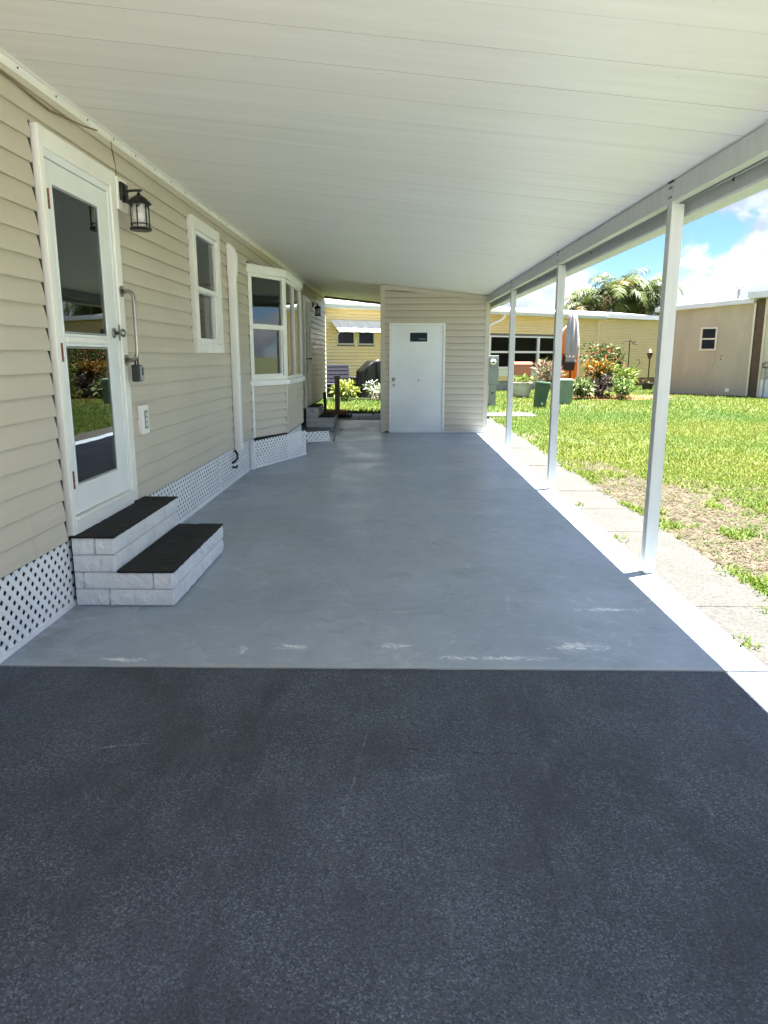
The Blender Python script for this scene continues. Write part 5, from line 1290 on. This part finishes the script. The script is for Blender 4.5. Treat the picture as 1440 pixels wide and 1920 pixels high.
# brown gap and the cream clapboard house beyond
CH = empty('cream_house', 'cream clapboard house with white base cut by the right picture edge', 'house', tw(0, 3.5, 0))
CHL = tw(0, 3.5, 0)
def chf(o): return local(o, CHL)
def cbx(*a, **k): return tbox(*a, f=chf, fallback=CH, **k)
cbx('recess_wall', 'brown', TLEN + .032, TLEN + .34, -.5, -.02, -.05, 3.32)
cbx('corner_trim', 'cream', TLEN + .341, TLEN + .42, -.02, .05, -.05, 3.30)
for k in range(13):
    za = .62 + k * .205
    m = MB(); m.prism([(0, za), (.02, za), (.004, za + .206), (0, za + .206)], lambda o, z: tw(o, TLEN + .42, z), lambda o, z: tw(o, TLEN + 5.0, z)); chf(m.build('siding_plank', 'cream', CH))
cbx('wall', 'room', TLEN + .341, TLEN + 5.0, -.12, -.021, -.05, 3.28); cbx('base_panel', 'white', TLEN + .421, TLEN + 5.0, -.02, .03, -.05, .615)
cbx('fascia', 'roofwhite', TLEN - .12, TLEN + 5.2, .0, .42, 3.32, 3.52); cbx('roof', 'roofwhite', TLEN - .12, TLEN + 5.2, -9, -.001, 3.38, 3.53)
m = MB(); m.tube([tw(.22, TLEN + .62, -.05), tw(.22, TLEN + .62, 1.0)], .03, 8); m.tube([tw(.22, TLEN + .62, .70), tw(.22, TLEN + 1.3, .70)], .025, 8); chf(m.build('gas_pipe', 'grey_box', CH))
m = MB(); m.lathe([(.05, 0), (.12, .05), (.12, .16), (.05, .2)], tw(.22, TLEN + .62, 1.0), 12); chf(m.build('gas_meter', 'steel', CH))
cbx('base_vent', 'grey_skirt', TLEN + .85, TLEN + 1.2, .031, .04, .2, .45)

# ================================================================== PALMS
def palm(loc, h, nfr, flen, seed, label, lean=(0, 0)):
    E = empty('palm_tree', label, 'palm tree', loc, 'palms behind the yellow house')
    r = random.Random(seed)
    m = MB(); top = Vector((lean[0], lean[1], h)); m.tube([(0, 0, -.1), (lean[0] * .4, lean[1] * .4, h * .5), top], [.16, .12, .09], 10); m.build('trunk', 'trunk', E)
    V = []; F = []; C = []
    for k in range(nfr):
        az = k * 2.399 + r.random() * .4; el = R(82 - 95 * (k / nfr) ** 0.9 + r.uniform(-8, 8)); L = flen * (0.75 + .4 * r.random())
        d = Vector((math.cos(az), math.sin(az), 0)); pts = []; p = Vector(top); e = el
        for s in range(13):
            pts.append(p.copy()); p = p + (d * math.cos(e) + Vector((0, 0, 1)) * math.sin(e)) * (L / 12); e -= R(7.5 + 3.5 * s / 6)
        tone = r.random(); g = Vector((0.024 + .040 * tone, 0.044 + .045 * tone, 0.007 + .007 * tone))
        if r.random() < .08: g = Vector((.09, .07, .02))
        side = d.cross(Vector((0, 0, 1)))
        for s in range(1, 13):
            t = s / 12; ll = flen * 0.34 * (math.sin(math.pi * min(1, .18 + t * .8)) ** .6) * r.uniform(.85, 1.1)
            for sub in range(3):
                q = pts[s - 1].lerp(pts[s], sub / 3); tang = (pts[s] - pts[s - 1]).normalized()
                for sg in (-1, 1):
                    dirv = (side * sg * .85 + tang * .55 + Vector((0, 0, .30 - .75 * r.random()))).normalized(); w = tang * .032
                    mid = q + dirv * ll * .55; tip = q + dirv * ll + Vector((0, 0, -ll * .35))
                    o = len(V); V += [q - w * .5, q + w * .5, mid + w, mid - w, tip]; F += [(o, o + 1, o + 2), (o, o + 2, o + 3), (o + 3, o + 2, o + 4)]
                    cc = g * r.uniform(.7, 1.3); C += [cc] * 5
        o = len(V)
        for s in range(12):
            a, b = pts[s], pts[s + 1]; o = len(V); w = side * (.03 * (1 - s / 13)); V += [a - w, a + w, b + w, b - w]; F += [(o, o + 1, o + 2), (o, o + 2, o + 3)]; C += [Vector((.08, .085, .02))] * 4
    npmesh('crown', np.array([tuple(v) for v in V]), np.array(F), 'leaf', np.array([tuple(c) for c in C]), E)
    return E
PL = [((10.9, 44.5, 0), 4.0, 15, 2.3, 'leftmost palm of the clump, with drooping olive fronds'), ((11.9, 45.5, 0), 4.6, 17, 2.4, 'second palm from the left in the clump, light green'),
      ((12.9, 44.2, 0), 4.9, 18, 2.4, 'middle palm of the clump with bright green upright fronds'), ((13.8, 46.0, 0), 5.2, 17, 2.5, 'tallest palm of the clump, right of its middle'),
      ((14.9, 44.8, 0), 4.8, 16, 2.4, 'second palm from the right in the clump'), ((15.4, 46.5, 0), 4.2, 15, 2.2, 'rightmost low palm of the clump beside the near post')]
for i, (l, h, n, fl, lb) in enumerate(PL): palm(l, h, n, fl, 30 + i, lb, (random.uniform(-.3, .3), 0))

# ================================================================== BACK GARDEN seen through the passage
SF = empty('patio_sofa', 'black wicker garden sofa with navy checked back cushion in the back garden', 'sofa', (-2.15, 24.3, 0)); SF.rotation_euler = (0, 0, R(20))
MB().box(-.75, .75, -.10, .62, .06, .40).build('seat_base', 'wicker', SF, bevel=.02)
MB().box(.76, .90, -.12, .70, .04, .72).build('armrest', 'wicker', SF, bevel=.02); MB().box(-.90, -.76, -.12, .70, .04, .72).build('armrest', 'wicker', SF, bevel=.02)
MB().box(-.74, .74, -.08, .50, .402, .52).build('seat_cushion', 'navy', SF, bevel=.03)
def back_cushion():
    t = Matrix.Translation((0, .56, .80)) @ Matrix.Rotation(R(-16), 4, 'X')
    o = MB().obox(t, 1.50, .13, .66).build('back_cushion', 'navy', SF, bevel=.03)
    for k in range(9):
        MB().obox(t @ Matrix.Translation((-.66 + k * .165, -.068, 0)), .016, .006, .62).build('check_line', 'navy_line', o)
    for k in range(5):
        MB().obox(t @ Matrix.Translation((0, -.0705, -.26 + k * .13)), 1.44, .006, .014).build('check_line', 'navy_line', o)
back_cushion()
MB().box(-.78, .78, .63, .72, .10, .98).build('backrest', 'wicker', SF, bevel=.02)
GL = empty('covered_grill', 'barbecue grill under a glossy black vinyl cover in the back garden', 'grill', (-.62, 24.3, 0)); GL.rotation_euler = (0, 0, R(22))
def grill():
    bm = bmesh.new(); bmesh.ops.create_cube(bm, size=1); bmesh.ops.subdivide_edges(bm, edges=bm.edges[:], cuts=13, use_grid_fill=True)
    for v in bm.verts:
        p = v.co; z = p.z + .5
        top = 1.22 + .0 - 0.34 * min(1, max(0, (abs(p.x) - .17) / .33)) ** 1.4
        zz_ = z * top; fold = 0.028 * math.sin(p.x * 23 + p.y * 9 + 2 * z) * (1 - .4 * z) + 0.02 * mnoise.noise(Vector((p.x * 5, p.y * 5, z * 3)))
        sc = 1.08 - .10 * z
        if abs(p.x) < .499 and abs(p.y) < .499: fold = 0
        L_ = math.hypot(p.x, p.y) + 1e-6
        v.co = Vector((p.x * 1.30 * sc + fold * p.x / L_ * 1.4, p.y * .64 * sc + fold * p.y / L_ * 1.4, .05 + zz_ + (.02 * mnoise.noise(Vector((p.x * 6, p.y * 6, 4))) if z > .98 else 0)))
    o = bm_obj(bm, 'cover', 'cover', GL)
    for q in o.data.polygons: q.use_smooth = True
    for sx in (-.45, .45):
        m = MB(); m.tube([(sx, -.28, .06), (sx, -.22, .06)], .06, 12); m.build('caster', 'rubber', GL)
grill()
shrub('yellow_plant', 'bright yellow green leafy plant in front of the garden sofa', 'plant', (-1.62, 22.6), (.46, .4, .32), 420, .15, [(.20, .24, .03), (.27, .28, .05), (.12, .16, .02)], 21, None, zc_=.34)
shrub('white_flowers', 'small white flowered plant below the covered grill', 'plant', (-.56, 22.8), (.42, .35, .30), 420, .10, [(.75, .74, .70), (.10, .14, .04), (.06, .09, .03), (.6, .6, .55)], 22, None, zc_=.34)
gk = MB(); gk.box(-2.6, .9, 23.30, 23.42, -.05, .10); tag(gk.build('garden_edging', 'concrete', bevel=.01), 'low pale concrete edging strip in front of the sofa and grill', 'edging')
# planter ring with posts at the corner of the home
PR = empty('brick_planter', 'low round planter of reddish earth on a pale slab by the home corner', 'planter', (-1.48, 17.3, 0))
MB().box(-.36, .40, -.30, .34, .004, .065).build('slab', 'concrete', PR, bevel=.01)
MB().lathe([(.22, .066), (.29, .075), (.30, .15), (.27, .155), (.25, .12)], n=18).build('ring', 'terracotta', PR); MB().lathe([(.245, .10), (.05, .14)], n=16).build('earth', 'mulch', PR)
wp = MB(); wp.box(-.055, .055, -.055, .055, .10, .92); wp.box(-.07, .07, -.07, .07, .92, .95)
wo = wp.build('wood_post', 'wood', loc=(-1.41, 17.3, 0), bevel=.005); tag(wo, 'weathered grey brown wooden post standing in the reddish planter', 'post')
wp = MB(); wp.tube([(0, 0, .08), (0.01, 0, .30), (0, 0, .55), (0, 0, .58)], [.042, .038, .04, .02], 10)
tag(wp.build('stake', 'brown', loc=(-1.70, 17.2, 0)), 'short dark round stake beside the taller wooden post', 'stake')
# leftovers behind the bay: leaning lattice scrap, board and hose
SC = empty('lattice_scrap', 'loose piece of white lattice leaning on bricks past the bay window', 'lattice', (-1.46, 11.75, 0))
def scrap():
    T = Matrix.Translation((0, 0, .03)) @ Matrix.Rotation(R(-58), 4, 'Z') @ Matrix.Rotation(R(-14), 4, 'Y')
    for sg, d in ((1, 0), (-1, .0019)):
        u = -.5
        while u < 1.1:
            q = clip_poly([(u - .0205, 0), (u + .0205, 0), (u + .0205 + sg * .17, .17), (u - .0205 + sg * .17, .17)], .42, .17)
            if q: MB().prism(q, lambda a, b: tuple(T @ Vector((d, a, b))), lambda a, b: tuple(T @ Vector((d + .0017, a, b)))).build('slat', 'lattice', SC)
            u += .074
scrap()
bd = MB(); bd.obox(Matrix.Translation((-1.02, 12.2, .15)) @ Matrix.Rotation(R(18), 4, 'Y'), .03, .11, .30); tag(bd.build('board_end', 'wood', bevel=.003), 'short reddish board end propped against the lattice scrap', 'board')
hs = MB(); pts = []
for k in range(40):
    a = k * .45; rr = .16 + .002 * k; pts.append((-1.22 + rr * math.cos(a), 13.55 + rr * math.sin(a), .025 + .0016 * k))
hs.tube(pts, .011, 6); tag(hs.build('garden_hose', 'grey_box', smooth=True), 'coiled grey garden hose on the walk before the far steps', 'hose')
